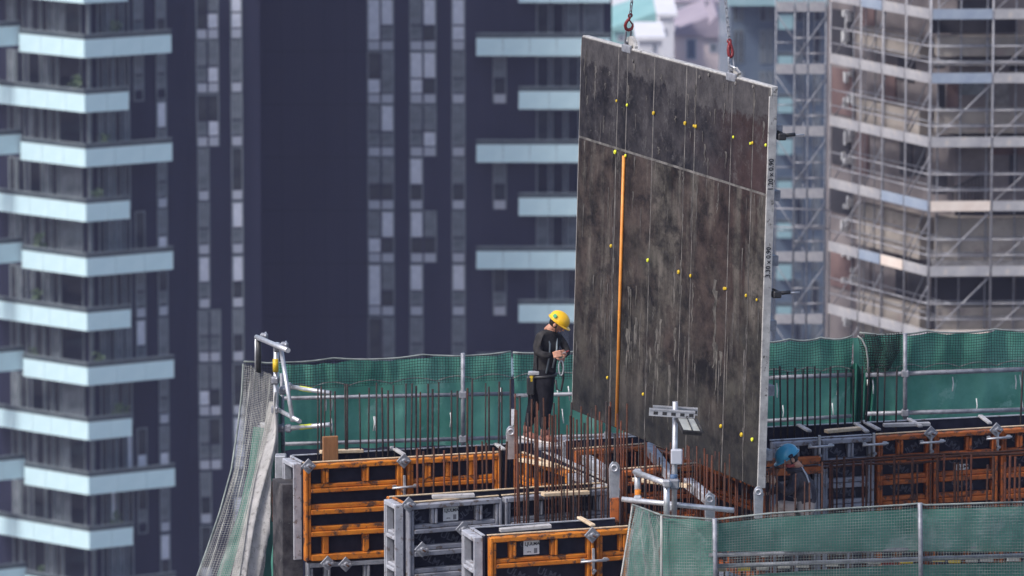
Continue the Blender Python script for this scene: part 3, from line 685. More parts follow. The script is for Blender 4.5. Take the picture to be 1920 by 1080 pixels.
# wall three: orange elements at the foreground net
e0, e1, e2, e3 = pz(914, 1004), pz(1108, 991.5), pz(1113, 991), pz(1178, 986.5)
formwork('orange panel with white label beside the draped corner net', e0, e1, 2.4, 'orange', (.22, .62), prints=((.3, -.48, .12, .5), (.6, -.5, .12, .4), (.4, -.19, .1, .7)), sticker=(.42, -.165, .19, .17), rails=((.27, .37), (.62, .72), (.95, 1.05)))
formwork('short orange panel running in behind the draped corner net', e2, e3, 2.4, 'orange', (.75,), rails=((.27, .37), (.62, .72), (.95, 1.05)))
formwork('pale grey end frame of the foreground orange panel', e0 + D2 * .48 + V((-.05, 0, 0)), e0 + V((-.05, -.02, 0)), 2.4, 'greylight', (), rails=((.36, .44), (.74, .82)), edge='greylight', stile=.05)
formwork('rear grey shutter of the wall in front of the dense bars', e3 + D2 * .5, e0 + D2 * .5, 1.2, 'greylight', (.2, .5, .8), edge='greylight')
# wall four: running towards the viewer from the end of wall one
formwork('orange panel with timber edge running from the worker to the bars', pz(978, 848), pz(1078, 884), 1.2, 'orange', (.2, .45, .7))
formwork('white cemented panel continuing the orange one to the grey panels', pz(1080, 884.5), pz(1146, 914), 1.2, 'greylight', (.3, .7), edge='endface')
formwork('outer shutter of the short cross wall beyond the dense bars', pz(1146, 905), pz(1020, 847), 1.2, 'greylight', (.3, .7), edge='endface')
# wall five, behind, and wall six under the lifted panel
formwork('orange panel below the hanging strip beyond the dense bars', pz(1075, 842), pz(1222, 831), 1.2, 'orange_red', (.1, .32, .62, .86))
formwork('rear shutter with pale top beyond the dense bars', pz(1215, 817), pz(1060, 826), 1.2, 'greylight', (.3, .7), edge='greylight')
formwork('orange cross wall panel under the lifted panel next to the lamp pole', pz(1226, 834), pz(1330, 868), 1.2, 'orange_red', (.2, .45, .7))
formwork('orange cross wall panel under the lifted panel towards the blue helmet', pz(1332, 869), pz(1436, 905), 1.2, 'orange_red', (.2, .45, .7))
formwork('brown orange inner panel behind the scaffold guard frame', pz(1160, 880), pz(1310, 868), 1.2, 'orange_red', (.2, .45, .7), rails=((.1, .19), (.3, .4), (.55, .66)))
# wall seven: long wall on the right
g0, g1, g2, g3, g4, g5 = pz(1444, 826), pz(1533, 821), pz(1537, 820.7), pz(1634, 815), pz(1640, 814.6), pz(1742, 808.5)
h1, h2, h3 = pz(1746, 808.3), pz(1866, 801.5), pz(1872, 801.2)
PR5 = ((.3, -.18, .12, .6), (.7, -.2, .12, -.5), (.45, -.44, .12, .5), (.5, -.7, .12, .3))
formwork('grey panel behind the blue helmeted worker', g0, g1, 2.4, 'greyform', (.5,), prints=PR5, edge='greylight')
formwork('grey panel adjoining the orange ones of the long wall', g2, g3, 2.4, 'greyform', (.55,), prints=PR5, edge='greylight')
formwork('orange panel adjoining the grey ones of the long wall', g4, g5, 2.4, 'orange_red', (.42,), prints=PR5)
formwork('orange panel with pale label, second from the grey ones', h1, h2, 2.4, 'orange_red', (.55,), prints=PR5, sticker=(.48, -.5, .17, .12))
formwork('orange panel with many rust stains, third from the grey ones', h3, pz(1990, 794.5), 2.4, 'orange_red', (.3, .6), prints=PR5)
formwork('rear shutter of the long wall, pale line beneath the green fence', pz(1990, 774.5), pz(1436, 801), 1.2, 'greylight', (.2, .4, .6, .8), edge='greylight')
for (ya, yb__, lab) in ((868, 862, 'upper orange waler level behind the blue helmet'), (886, 880, 'lower orange waler level behind the blue helmet')):
    a = PP(1432, ya, g0 - D2 * .22, D2); b = PP(1537, yb__, g0 - D2 * .22, D2); d = b - a
    o = put('steel_waler', MB().bbox((0, -.05, -.045), (d.length, .05, .045), .008).mesh('steel_waler', 'orange_red'), None, a, (0, 0, rotz(d))); tag(o, lab, 'waler')
def spacer(label, x0, y0, x1, y1, m='wood'):
    a, b = pz(x0, y0), pz(x1, y1); d = b - a
    bl = MB().bbox((0, -.03, 0), (d.length, .03, .03), .006)
    o = put('spacer_bar', bl.mesh('spacer_bar', m), None, (a.x, a.y, H + .009), (0, 0, rotz(d))); tag(o, label, 'spacer', 'spacers laid across the wall tops')
for a in ((1497, 800, 1518, 812), (1604, 797, 1626, 813), (1618, 793, 1648, 809), (1704, 789, 1726, 803), (1838, 783, 1856, 797)):
    spacer('pale bar laid across the top of the long wall', *a, 'plank')
for a in ((735, 842, 757, 856), (930, 836, 944, 846)): spacer('pale bar laid across the top of the left wall', *a, 'plank')
spacer('timber bar laid across the wall beside the foreground orange panel', 1086, 974, 1112, 989)

# clamps and tie nuts
def clamp_proto():
    t = thing('formwork_clamp', '', 'clamp')
    MB().bbox((-.014, -.045, -.16), (.014, -.012, .14), .004).build('spine', 'galv', t)
    b = MB(); b.prism([(-.15, -.012), (.15, -.012), (.16, .03), (.12, .035), (.1, .014), (-.1, .014), (-.12, .035), (-.16, .03)], -.07, -.046); b.build('jaw', 'galv', t)
    MB().tube((-.17, -.085, .0), (.17, -.085, .012), .012, 8).build('wedge', 'galv', t)
    MB().tube((0, -.09, -.11), (0, -.01, -.11), .02, 8).build('bolt', 'galv_dark', t)
    return t
def nut_proto():
    t = thing('tie_nut', '', 'nut')
    b = MB(); b.bbox((-.06, -.014, -.06), (.06, 0, .06), .004)
    for q in b.v: x, z_ = q.x, q.z; q.x = (x - z_) * .7071; q.z = (x + z_) * .7071
    b.build('plate', 'galv_dark', t)
    MB().tube((0, -.05, 0), (0, -.012, 0), .026, 8, .036).build('hub', 'galv_dark', t)
    b = MB(); b.bbox((-.055, -.048, -.013), (.055, -.022, .013), .005); b.build('wing', 'galv_dark', t)
    MB().tube((0, -.12, 0), (0, -.05, 0), .009, 6).build('rod', 'rust', t)
    return t
cp = clamp_proto(); npro = nut_proto(); used = {}
def place(proto, key, p, label, group, rz=R(17.5), s=1):
    o = proto if key not in used else copy_tree(proto); used[key] = 1
    o.location = p; o.rotation_euler.z = rz; o.scale = (s, s, s); tag(o, label, group=group); return o
def onface(x, y, A_, B_, off=.115):
    d = (B_ - A_).normalized(); n = V((d.y, -d.x, 0)); return PP(x, y, V((A_.x, A_.y, H)) + n * off, n)
for (x, y, A_, B_, l) in ((757, 912, A, Be, 'galvanised clamp joining the two orange panels of the left wall'), (1111, 1050, e0, e3, 'galvanised clamp on the orange panels beside the draped net'),
        (1535, 836, g0, g3, 'galvanised clamp joining the two grey panels of the long wall'), (1637, 832, g2, g5, 'galvanised clamp joining grey panel to orange panel'), (1744, 828, g4, h2, 'galvanised clamp joining first and second orange panels of the long wall'), (1869, 820, h1, pz(1990, 794.5), 'galvanised clamp joining second and third orange panels of the long wall')):
    place(cp, 'c', onface(x, y, A_, B_), l, 'formwork clamps')
for (x, y, A_, B_, l) in ((578, 874, A, Be, 'plate nut at the upper corner beside the narrow grey end panel'), (757, 864, A, Be, 'grey plate nut at the joint of the orange panels'), (766, 946, c0, c3, 'cemented plate nut at the corner of the white labelled grey panel'), (1110, 1003, e0, e3, 'cemented plate nut at the joint of the foreground orange panels'), (648, 1058, A, Be, 'large diamond plate nut under the rusty orange panel'), (614, 1056, A, Be, 'small plate nut under the rusty orange panel next to the diamond one'), (791, 1030, c0, c3, 'round headed tie nut on the white labelled grey panel'), (868, 992, c0, c3, 'cement crusted tie nut beside the end frame of the foreground orange panel'), (1868, 806, h1, h3, 'plate nut at the top of the long wall near its rusty orange panel'), (1745, 812, g4, h2, 'plate nut at the top joint of the orange panels of the long wall')):
    place(npro, 'n', onface(x, y, A_, B_, .13), l, 'tie nuts on the formwork', s=1.15)

# ------------------------------------------------------------------ reinforcing bars
bar_mesh = {}
def bar(px, yb, yt, z, m, label, group, r=.0105, lean=0, below=.25):
    p = PZ(px, yb, z); L_ = (yb - yt) * p.y / FPX / math.cos(PITCH) * 1.02
    k = (m, round(L_, 1), round(r, 4))
    if k not in bar_mesh: bar_mesh[k] = MB().tube((0, 0, -below), (0, 0, k[1]), r, 6).mesh('rebar', m)
    o = put('rebar', bar_mesh[k], None, p, (random.gauss(0, .010), random.gauss(0, .008) + lean, random.uniform(0, 3))); o.scale.z = L_ / k[1]
    return tag(o, label, 'rebar', group)
G1 = ('dark reinforcing bar standing in the left wall before the rear fence', 'starter bars of the left wall')
xs1 = [596, 602, 608, 621, 629, 648, 651, 676, 691, 706, 718, 728, 740, 760, 771, 780, 788, 802, 811, 822, 847, 858, 876, 885, 910, 917, 935, 941, 957]
for x in xs1: bar(x, 856 - (x - 590) * .045, random.uniform(720, 742) - (x - 590) * .035, H - .02, 'rust_dark' if random.random() < .9 else 'rust', *G1, r=random.choice((.010, .011, .013)), below=.6)
G2 = ('rusty bar rising between the orange panel and white labelled panel', 'bars behind the white labelled panel')
for x in (783, 794, 813, 833, 846, 862, 877, 890, 893, 905, 913, 925, 938, 948): bar(x, 924 - (x - 780) * .07, random.uniform(826, 852), H - .03, random.choice(('rust', 'rust_red', 'rust')), *G2, r=random.choice((.012, .014)), lean=random.gauss(0, .01), below=.8)
G3 = ('rusty bar in the dense thicket in front of the cross wall', 'dense bars of the cross wall')
for i in range(46):
    x = 962 + 215 * (i + random.random() * .8) / 46
    row = random.choice((0, 0, 1, 2))
    yb = (938 - (x - 960) * .06, 978 - (x - 960) * .05, 900 + (x - 960) * .06)[row]
    yt = random.uniform(745, 800) + (30 if row == 1 else 0) + (x - 1060) * .1
    bar(x, yb, yt, H - .03, random.choice(('rust', 'rust_red', 'rust', 'rust_dark')), *G3, r=random.choice((.0095, .011, .013)), below=.8)
G4 = ('thin rusty bar standing under the lifted panel near the lamp pole', 'bars under the lifted panel')
for i in range(46):
    x = 1182 + 262 * (i + random.random() * .8) / 46
    bar(x, random.uniform(955, 985), random.uniform(815, 850) + (x - 1182) * .16, H - .05, random.choice(('rust', 'rust_red', 'rust_dark')), *G4, r=random.choice((.0075, .009, .0105)), below=.8)
G5 = ('dark reinforcing bar standing in the long wall before the green fence', 'starter bars of the long wall')
for x in (1451, 1464, 1477, 1490, 1505, 1514, 1528, 1538, 1556, 1571, 1584, 1600, 1616, 1645, 1657, 1680, 1914):
    bar(x, 806 - (x - 1440) * .045, random.uniform(686, 698), H - .02, 'rust_dark', *G5, r=random.choice((.010, .0125)), below=.5)
bar(1623, 800, 690, H - .02, 'rust_dark', 'dark bar leaning aside in the long wall by the folded tarpaulin', 'starter bars of the long wall', .0125, -.06, .5)
G6 = ('rusty bar standing in front of the lower rails of the long wall', 'bars before the long wall')
for i, x in enumerate((1556, 1561, 1569, 1582, 1598, 1618, 1624, 1632, 1676, 1684, 1710, 1719, 1744, 1757, 1769, 1790, 1796, 1803, 1812, 1820, 1850, 1862, 1884, 1892, 1902, 1911)):
    bar(x, 950, random.uniform(852, 872), H - .15, random.choice(('rust', 'rust_red', 'rust')), *G6, r=random.choice((.011, .014, .016)), below=.8)
G7 = ('rusty bar standing right in front of the blue helmeted worker', 'bars before the blue helmeted worker')
for i, x in enumerate((1443, 1449, 1457, 1470, 1490, 1508, 1518, 1541)):
    bar(x, 988, random.uniform(862, 905) - (0 if x > 1480 else 8), H - .05, random.choice(('rust', 'rust', 'rust_red')), *G7, r=random.choice((.0085, .011)), below=.8)
# bundle of bars lying along the long wall
d_ = (pz(1920, 800) - pz(1440, 828)).normalized()
for i, (x0, x1, y) in enumerate(((1538, 1990, 866), (1542, 1990, 871), (1545, 1760, 877), (1700, 1990, 862))):
    a = PP(x0, y, pz(1440, 828) - D2 * (.26 + .05 * i), D2); b = PP(x1, y - (x1 - x0) * .06, pz(1440, 828) - D2 * (.26 + .05 * i), D2)
    o = MB().path([a, a.lerp(b, .4) + Zv * .015, a.lerp(b, .7) - Zv * .01, b], .016, 6).build('rebar', 'rust'); tag(o, 'rusty bar lying level along the long wall panels', 'rebar', 'level bars along the long wall')
tm = MB().bbox((0, -.05, -.45), (.19, .0, 0), .006); o = put('timber_post', tm.mesh('timber_post', mat('brown timber', (.20, .085, .03), (.30, .14, .06), 12, .8, 0, .1, stretch=(3, 3, .4))), None, PY(604, 818, 73.45), (0, 0, R(17)))
tag(o, 'brown timber board upright between the bars of the left wall', 'board')

# ------------------------------------------------------------------ rear fence: rails, posts, green sheet, black net
FZ = 87.5
fa, fb = PZ(468, 683, FZ), PZ(955, 659, FZ); fd = (fb - fa).normalized()
def fence_pt(px, y, back=0): n = V((fd.y, -fd.x, 0)); return PP(px, y, fa - n * back, n)
def fence(label_s, label_n, label_r, x0, x1, ytl, ytr, ybl, ybr, ynl, ynr, rails, posts, back, seed, x0n=None, nm='net_black', tarp='tarp', ext=()):
    s0, s1 = fence_pt(x0, ytl, back), fence_pt(x1, ytr, back); b0, b1 = fence_pt(x0, ybl, back), fence_pt(x1, ybr, back)
    t = thing('green_tarpaulin', label_s, 'tarpaulin', b0)
    nu = int((s1 - s0).length / .05)
    cloth('sheet', [s0, s0.lerp(b0, .3), s0.lerp(b0, .6), b0], [s1, s1.lerp(b1, .3), s1.lerp(b1, .6), b1], nu, 16, tarp, t, fold=.13, freq=1.5, seed=seed, sag=.035)
    # scalloped hem cord and ties
    hem = MB(); k = max(3, int((s1 - s0).length / .45)); ys = [random.uniform(.8, 1.2) for _ in range(k)]; tot = sum(ys); acc = 0
    for i in range(k):
        u0 = acc / tot; acc += ys[i]; u1 = acc / tot; pts = []
        for j in range(9):
            u = u0 + (u1 - u0) * j / 8; q = fence_pt(x0 + (x1 - x0) * u, ynl + (ynr - ynl) * u, back - .09); q.z += .055 * math.sin(math.pi * j / 8) - .01; pts.append(q)
        hem.path(pts, .007, 5)
    hem.build('hem_cord', 'net_white', t)
    for i in range(int(k * 1.5)):
        u = random.random(); x = x0 + (x1 - x0) * u; yy = ynl + (ynr - ynl) * u + random.choice((20, 20, 62)); 
        MB().path([fence_pt(x, yy, back - .12), fence_pt(x + 1.5, yy + 13, back - .12), fence_pt(x + random.uniform(-1, 4), yy + 27, back - .12)], .0085, 5).build('tie_cord', 'cord', t)
    tn = thing('safety_net', label_n, 'net', b0)
    xa = x0n if x0n is not None else x0
    n0 = fence_pt(xa, ytl - 3, back - .13); n1 = fence_pt(x1, ytr - 2, back - .13); m0 = fence_pt(xa, ynl + 6, back - .13); m1 = fence_pt(x1, ynr + 6, back - .13)
    net('mesh', [n0, m0], [n1, m1], .036, nm, tn, th=.0075, fold=.04, freq=1.2, seed=seed + 9, sag=.035)
    MB().path([n0.lerp(n1, i / 24) + Zv * (.010 * noise.noise(V((i * .7, seed, 0))) - .035 * (1 - (2 * ((i / 24 * 3) % 1) - 1) ** 2)) for i in range(25)], .014, 6).build('border_rope', 'net_grey', tn)
    rr = thing('guard_rail', label_r, 'guard rail', b0)
    for (yl, yr, r) in rails: MB().tube(fence_pt(x0 + 2, yl, back - .16), fence_pt(x1 - 2, yr, back - .16), r, 10).build('rail', 'galv_dark', rr)
    for (x, y0, y1) in posts:
        MB().tube(fence_pt(x, y0, back - .21), fence_pt(x, y1, back - .21), .028, 10).build('post', 'galv_dark', rr)
        for (yl, yr, r) in rails:
            yy = yl + (yr - yl) * (x - x0) / (x1 - x0); c = fence_pt(x, yy, back - .19); MB().bbox((c.x - .05, c.y - .05, c.z - .05), (c.x + .05, c.y + .04, c.z + .05), .015).build('coupler', 'galv_dark', rr)
random.seed(31)
fence('green tarpaulin sheet stretched behind the bars of the left wall', 'black safety net along the rear fence from the scaffold corner', 'galvanised guard rail between scaffold corner and yellow helmeted worker', 520, 958, 681, 661, 845, 832, 728, 706, ((747, 738, .026), (833, 820, .026)), ((868, 662, 840),), 0, 1, x0n=457)
fence('green tarpaulin sheet passing behind the yellow helmeted worker', 'black safety net behind the yellow helmeted worker', 'galvanised guard rail behind the yellow helmeted worker', 962, 1436, 664, 640, 838, 812, 708, 690, ((742, 728, .026), (822, 806, .026)), ((1140, 664, 830),), .15, 2)
fence('green tarpaulin sheet beside the lifted panel behind the long wall', 'black safety net beside the lifted panel above the long wall', 'galvanised guard rail beside the lifted panel', 1420, 1598, 641, 632, 812, 800, 700, 692, ((709, 703, .030), (790, 780, .026)), (), .25, 3)
fence('green tarpaulin sheet along the long wall beyond the dark fold', 'black safety net sagging in a diagonal beyond the dark fold', 'galvanised guard rail beyond the dark fold', 1622, 1990, 627, 616, 800, 782, 692, 680, ((703, 690, .032), (776, 766, .030)), ((1697, 625, 792),), .1, 4, x0n=1612)
# gathered dark fold between the two right sheets
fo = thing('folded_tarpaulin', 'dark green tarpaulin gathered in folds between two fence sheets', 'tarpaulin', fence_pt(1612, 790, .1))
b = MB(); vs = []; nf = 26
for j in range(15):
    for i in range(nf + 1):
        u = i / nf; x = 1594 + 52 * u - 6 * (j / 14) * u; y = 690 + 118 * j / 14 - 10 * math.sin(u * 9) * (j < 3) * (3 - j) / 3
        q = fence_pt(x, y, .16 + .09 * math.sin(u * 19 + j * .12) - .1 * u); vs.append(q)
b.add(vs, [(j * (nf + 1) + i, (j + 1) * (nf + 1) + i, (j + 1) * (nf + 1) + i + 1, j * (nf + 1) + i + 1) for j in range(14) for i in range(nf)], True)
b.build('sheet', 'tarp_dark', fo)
tn = thing('safety_net', 'bunched black net hanging over the gathered dark tarpaulin', 'net', fence_pt(1625, 690, -.1))
net('mesh', [fence_pt(1608, 630, -.06), fence_pt(1618, 660, -.14), fence_pt(1626, 700, -.1)], [fence_pt(1690, 622, -.06), fence_pt(1690, 655, -.1), fence_pt(1664, 694, -.1)], .034, 'net_black', tn, th=.012, fold=.07, freq=2.2, seed=4)
MB().path([fence_pt(1608, 630, -.12), fence_pt(1616, 636, -.14), fence_pt(1624, 652, -.15), fence_pt(1627, 672, -.15), fence_pt(1628, 702, -.12)], .012, 6).build('border_rope', 'net_white', tn)
cloth('sheet', [fence_pt(1600, 634, .2), fence_pt(1600, 700, .2)], [fence_pt(1700, 625, .15), fence_pt(1700, 700, .15)], 20, 6, 'tarp', tn, fold=.05, freq=1.5, seed=8)

# ------------------------------------------------------------------ scaffold corner on the left with its draped nets
sc1 = thing('scaffold_corner', 'galvanised scaffold corner post with diagonal bracket above the draped net', 'scaffold', PY(517, 905, 75.2))
def T(a, b, r=.028, nm='tube', par=sc1, m='alu'): return MB().tube(a, b, r, 12).build(nm, m, par)
def q_(x, y, Y=75.2): return PY(x, y, Y)
T(q_(518, 642), q_(516, 905), .034, 'post'); T(q_(528, 700, 75.6), q_(532, 905, 75.6), .026, 'post', m='galv_dark')
T(q_(481, 632, 75.8), q_(540, 657, 74.4), .032, 'top_tube'); T(q_(480, 631, 75.85), q_(480, 694, 75.85), .018, 'hanger')
T(q_(485, 634, 75.8), q_(485, 698, 75.8), .034, 'dark_strap', m='black')
T(q_(527, 655, 75.05), q_(549, 790, 74.6), .028, 'brace'); T(q_(519, 767, 75.2), q_(562, 790, 74.4), .028, 'bracket_tube')
for (x, y, Y) in ((516, 713, 75.15), (516, 768, 75.15), (520, 652, 75.1), (530, 732, 75.3), (527, 803, 75.3), (533, 649, 74.9), (495, 632, 75.7)):
    c = q_(x, y, Y); MB().bbox((c.x - .05, c.y - .05, c.z - .05), (c.x + .05, c.y + .05, c.z + .05), .02).build('coupler', 'galv_dark', sc1)
    MB().tube(c + V((.02, -.08, .02)), c + V((.02, .04, .05)), .014, 6).build('bolt', 'galv', sc1)
c = q_(517, 697, 75.15); MB().tube(c, c + V((-.001, 0, .16)), .0365, 12).build('yellow_tape', 'yellow', sc1)
for (y0, y1, Y0, l) in ((725, 737, 75.0, 'upper yellow labelled tube beside the scaffold corner post'), (803, 796, 75.0, 'lower yellow labelled tube beside the scaffold corner post')):
    tt = thing('scaffold_tube', l, 'tube', q_(545, y0, Y0)); T(q_(543, y0, Y0), q_(620, y1, Y0 - .4), .030, 'tube', tt)
    a, b = q_(563, y0 + (y1 - y0) * .26, Y0 - .1), q_(586, y0 + (y1 - y0) * .56, Y0 - .22); MB().tube(a, b, .0325, 12).build('yellow_label', 'yellowlabel', tt)
    mk = MB(); m0, m1 = a.lerp(b, .3), a.lerp(b, .75); mk.tube(m0 + V((0, -.024, .004)), m1 + V((0, -.024, .004)), .0105, 6); mk.build('label_mark', 'tarp_dark', tt)
    c = q_(543, y0, Y0); MB().bbox((c.x - .06, c.y - .05, c.z - .05), (c.x + .03, c.y + .05, c.z + .05), .02).build('coupler', 'galv_dark', tt)
dn = thing('safety_net', 'pale fine mesh net draped outward below the scaffold corner', 'net', PY(430, 1000, 74))
Lp = [PY(x, y, Y) for x, y, Y in ((456, 682, 76.3), (453, 740, 76.2), (446, 800, 75.9), (434, 880, 75.5), (412, 960, 75.0), (388, 1030, 74.5), (368, 1085, 74.0), (345, 1150, 73.5))]
Rp = [PY(x, y, Y) for x, y, Y in ((520, 706, 75.5), (516, 760, 75.3), (508, 810, 75.1), (494, 880, 74.7), (476, 960, 74.2), (460, 1030, 73.8), (448, 1085, 73.4), (434, 1150, 73.0))]
net('mesh', Lp, Rp, .034, 'net_white', dn, th=.0055, fold=.10, freq=1.6, seed=3)
for nm, Q in (('border_rope', Lp), ('border_rope', Rp)): MB().path(Q, .013, 6).build(nm, 'net_grey', dn)
cloth('backing_sheet', [p.lerp(r_, .46) + V((.0, .16, 0)) for p, r_ in zip(Lp, Rp)][2:], [p.lerp(r_, .78) + V((0, .16, 0)) for p, r_ in zip(Lp, Rp)][2:], 16, 30, 'tarp_grey', dn, fold=.1, freq=1.6, seed=3)
cloth('backing_sheet', [p.lerp(r_, .80) + V((.0, .14, 0)) for p, r_ in zip(Lp, Rp)][1:], [p.lerp(r_, 1.02) + V((0, .14, 0)) for p, r_ in zip(Lp, Rp)][1:], 12, 30, 'plastic', dn, fold=.1, freq=2.6, seed=5)
ps = thing('plastic_sheet', 'weathered grey plastic sheet hanging beside the draped mesh net', 'sheet', PY(470, 1000, 73))
cloth('sheet', [PY(x, y, Y) for x, y, Y in ((519, 735, 75.1), (505, 810, 74.9), (487, 880, 74.4), (466, 970, 73.8), (446, 1080, 73.0), (434, 1150, 72.6))], [PY(x, y, Y) for x, y, Y in ((524, 735, 75.0), (521, 800, 74.9), (512, 880, 74.5), (503, 970, 74.0), (492, 1080, 73.4), (486, 1150, 73.0))], 22, 26, 'plastic', ps, fold=.14, freq=3.2, seed=12)
dg = thing('green_tarpaulin', 'green tarpaulin coloured dark for shade, hanging under the scaffold corner post', 'tarpaulin', PY(512, 1080, 74))
cloth('sheet', [PY(x, y, Y) for x, y, Y in ((521, 740, 75.3), (510, 880, 75.0), (500, 980, 74.6), (486, 1080, 74.1), (478, 1150, 73.8))], [PY(x, y, Y) for x, y, Y in ((530, 745, 75.9), (526, 880, 76.0), (512, 980, 75.6), (507, 1080, 75.2), (505, 1150, 75.0))], 16, 20, 'tarp_dark', dg, fold=.08, freq=2, seed=14)  # turned away from the light, with that shade put into the colour
gs = thing('green_tarpaulin', 'narrow bright green tarpaulin strip beside the concrete column', 'tarpaulin', PY(518, 1100, 75.5))
cloth('sheet', [PY(505, 975, 75.8), PY(505, 1160, 75.8)], [PY(527, 975, 75.4), PY(527, 1160, 75.4)], 8, 8, 'tarp', gs, fold=.02, freq=2, seed=2)
bk = thing('formwork_bracket', 'rusty steel bracket plate beside the concrete column', 'bracket', PY(514, 960, 74.6))
MB().bbox(tuple(PY(510, 975, 74.65)), tuple(PY(521, 905, 74.5)), .01).build('plate', 'rust', bk)
MB().bbox(tuple(PY(517, 900, 74.5)), tuple(PY(536, 855, 74.3)), .01).build('housing', 'galv', bk)
for y in (912, 935, 968): MB().tube(PY(512, y, 74.45), PY(524, y - 3, 74.4), .02, 8).build('pin', 'rust_red', bk)

# ------------------------------------------------------------------ foreground fence, bottom right
FF = PZ(1250, 968, 87.4); FE = PZ(1960, 941, 87.45); gd = (FE - FF).normalized(); gn = V((gd.y, -gd.x, 0))
def ff(x, y, off=0): return PP(x, y, FF + gn * off, gn)
fnet = thing('safety_net', 'fine mesh net over the foreground green tarpaulin, bottom rail behind', 'net', ff(1500, 1090))
TLp = [(1342, 974), (1440, 963), (1560, 955), (1690, 947), (1722, 944), (1735, 947), (1830, 944), (1960, 940)]
def drape_strip(pts, ybot, off, m, par, is_net, cell=.03, th=.0058, seed=0, name='mesh', fold=.03):
    for i in range(len(pts) - 1):
        (xa, ya), (xb, yb_) = pts[i], pts[i + 1]
        L_ = [ff(xa, ya, off), ff(xa, (ya + ybot) / 2, off), ff(xa, ybot, off)]; R_ = [ff(xb, yb_, off), ff(xb, (yb_ + ybot) / 2, off), ff(xb, ybot, off)]
        if is_net: net(name, L_, R_, cell, m, par, th=th, fold=0)
        else: cloth(name, L_, R_, max(3, int((R_[0] - L_[0]).length / .06)), 12, m, par, fold=0)
def ff_sheet(x0, x1, ytop, ybot, off, m, par, nm, isnet, seed, cell=.031, th=.006, fold=.03):
    def yt(x):
        for (a, c), (b_, d) in zip(TLp, TLp[1:]):
            if a <= x <= b_: return c + (d - c) * (x - a) / (b_ - a)
        return TLp[0][1]
    nu = int((ff(x1, 1000) - ff(x0, 1000)).length / (cell if isnet else .06)); nv = int(.9 / (cell if isnet else .08)); vs = []
    for j in range(nv + 1):
        for i in range(nu + 1):
            x = x0 + (x1 - x0) * i / nu; y0_ = yt(x) + ytop; y = y0_ + (ybot - y0_) * j / nv
            vs.append(ff(x, y, off + fold * (noise.noise(V((x * .012, y * .006, seed))) + .6 * noise.noise(V((x * .03, y * .02, seed + 3))))))
    b = MB(); W = nu + 1; b.add(vs, [(j * W + i, (j + 1) * W + i, (j + 1) * W + i + 1, j * W + i + 1) for j in range(nv) for i in range(nu)], True)
    o = b.build(nm, m, par)
    if isnet: mo = o.modifiers.new('strands', 'WIREFRAME'); mo.thickness = th; mo.use_even_offset = False; mo.use_relative_offset = False
    return o
ff_sheet(1342, 1960, 0, 1110, .10, 'net_grey', fnet, 'mesh', True, 1)
MB().path([ff(x, y, .10) for x, y in TLp], .012, 6).build('border_rope', 'net_grey', fnet)
ft = thing('green_tarpaulin', 'greyish green tarpaulin of the foreground fence behind fine mesh', 'tarpaulin', ff(1500, 1090))
ff_sheet(1342, 1960, 8, 1034, .0, 'tarp_grey', ft, 'sheet', False, 2, fold=.05)
ft2 = thing('green_tarpaulin', 'lower green tarpaulin of the foreground fence below the rails', 'tarpaulin', ff(1500, 1100))
ff_sheet(1342, 1960, 112, 1120, -.12, 'tarp_grey', ft2, 'sheet', False, 5, fold=.05)
# net turning the corner
cn = thing('safety_net', 'mesh net draped round the foreground fence corner', 'net', PY(1200, 1090, 66.5))
c0_ = [PY(1186, 946, 68.0), PY(1178, 1000, 67.7), PY(1168, 1060, 67.4), PY(1160, 1110, 67.2)]
c1_ = [PY(1240, 966, 66.9), PY(1240, 1010, 66.8), PY(1240, 1060, 66.7), PY(1240, 1110, 66.6)]
c2_ = [ff(1342, 974, .1), ff(1342, 1010, .1), ff(1342, 1060, .1), ff(1342, 1110, .1)]
net('mesh', c0_, c1_, .031, 'net_grey', cn, th=.0062, fold=.08, freq=2.2, seed=5); net('mesh', c1_, c2_, .031, 'net_grey', cn, th=.0068, fold=.06, freq=1.5, seed=6)
MB().path(c0_, .010, 6).build('border_rope', 'net_white', cn); MB().path([c0_[0], c1_[0], c2_[0]], .012, 6).build('border_rope', 'net_grey', cn)
MB().path([p + V((0, -.03, 0)) for p in c1_], .014, 6).build('border_rope', 'net_white', cn)
cs = thing('green_tarpaulin', 'dull green sheet inside the foreground net corner', 'tarpaulin', PY(1220, 1090, 67))
cloth('sheet', [p + V((.06, .18, -.05)) for p in c0_], [p + V((0, .16, -.05)) for p in c1_], 14, 12, 'tarp_grey', cs, fold=.09, freq=2.4, seed=7)
cloth('sheet', [p + V((0, .16, -.05)) for p in c1_], [p + V((0, .14, -.05)) for p in c2_], 16, 12, 'tarp_grey', cs, fold=.07, freq=1.6, seed=9)
fr = thing('guard_rail', 'galvanised rails and posts of the foreground fence', 'guard rail', ff(1500, 1090))
for (y0, y1, off) in ((1041, 1022, -.04), (1062, 1040, -.2)): MB().tube(ff(1330, y0, off), ff(1960, y1, off), .026, 10).build('rail', 'galv_dark', fr)
for x, y in ((1340, 972), (1725, 943)): MB().tube(ff(x, y, .14), ff(x + 2, 1120, .14), .027, 10).build('post', 'galv_dark', fr)
for i, x in enumerate((1350, 1395, 1430, 1470, 1505, 1560, 1640, 1665, 1700, 1760, 1790, 1822, 1850, 1900)):
    y = 1066 - (x - 1330) * .036 + random.uniform(-3, 3); c = ff(x, y, -.3)
    o = MB().bbox((c.x - .07, c.y - .02, c.z - .03), (c.x + .07, c.y + .02, c.z + .03), .008).build('board_offcut', random.choice(('plank', 'wood', 'yellow', 'redpaint', 'plastic'))); tag(o, 'small board offcut on the plank walkway behind the foreground net', 'offcut', 'offcuts behind the foreground net')

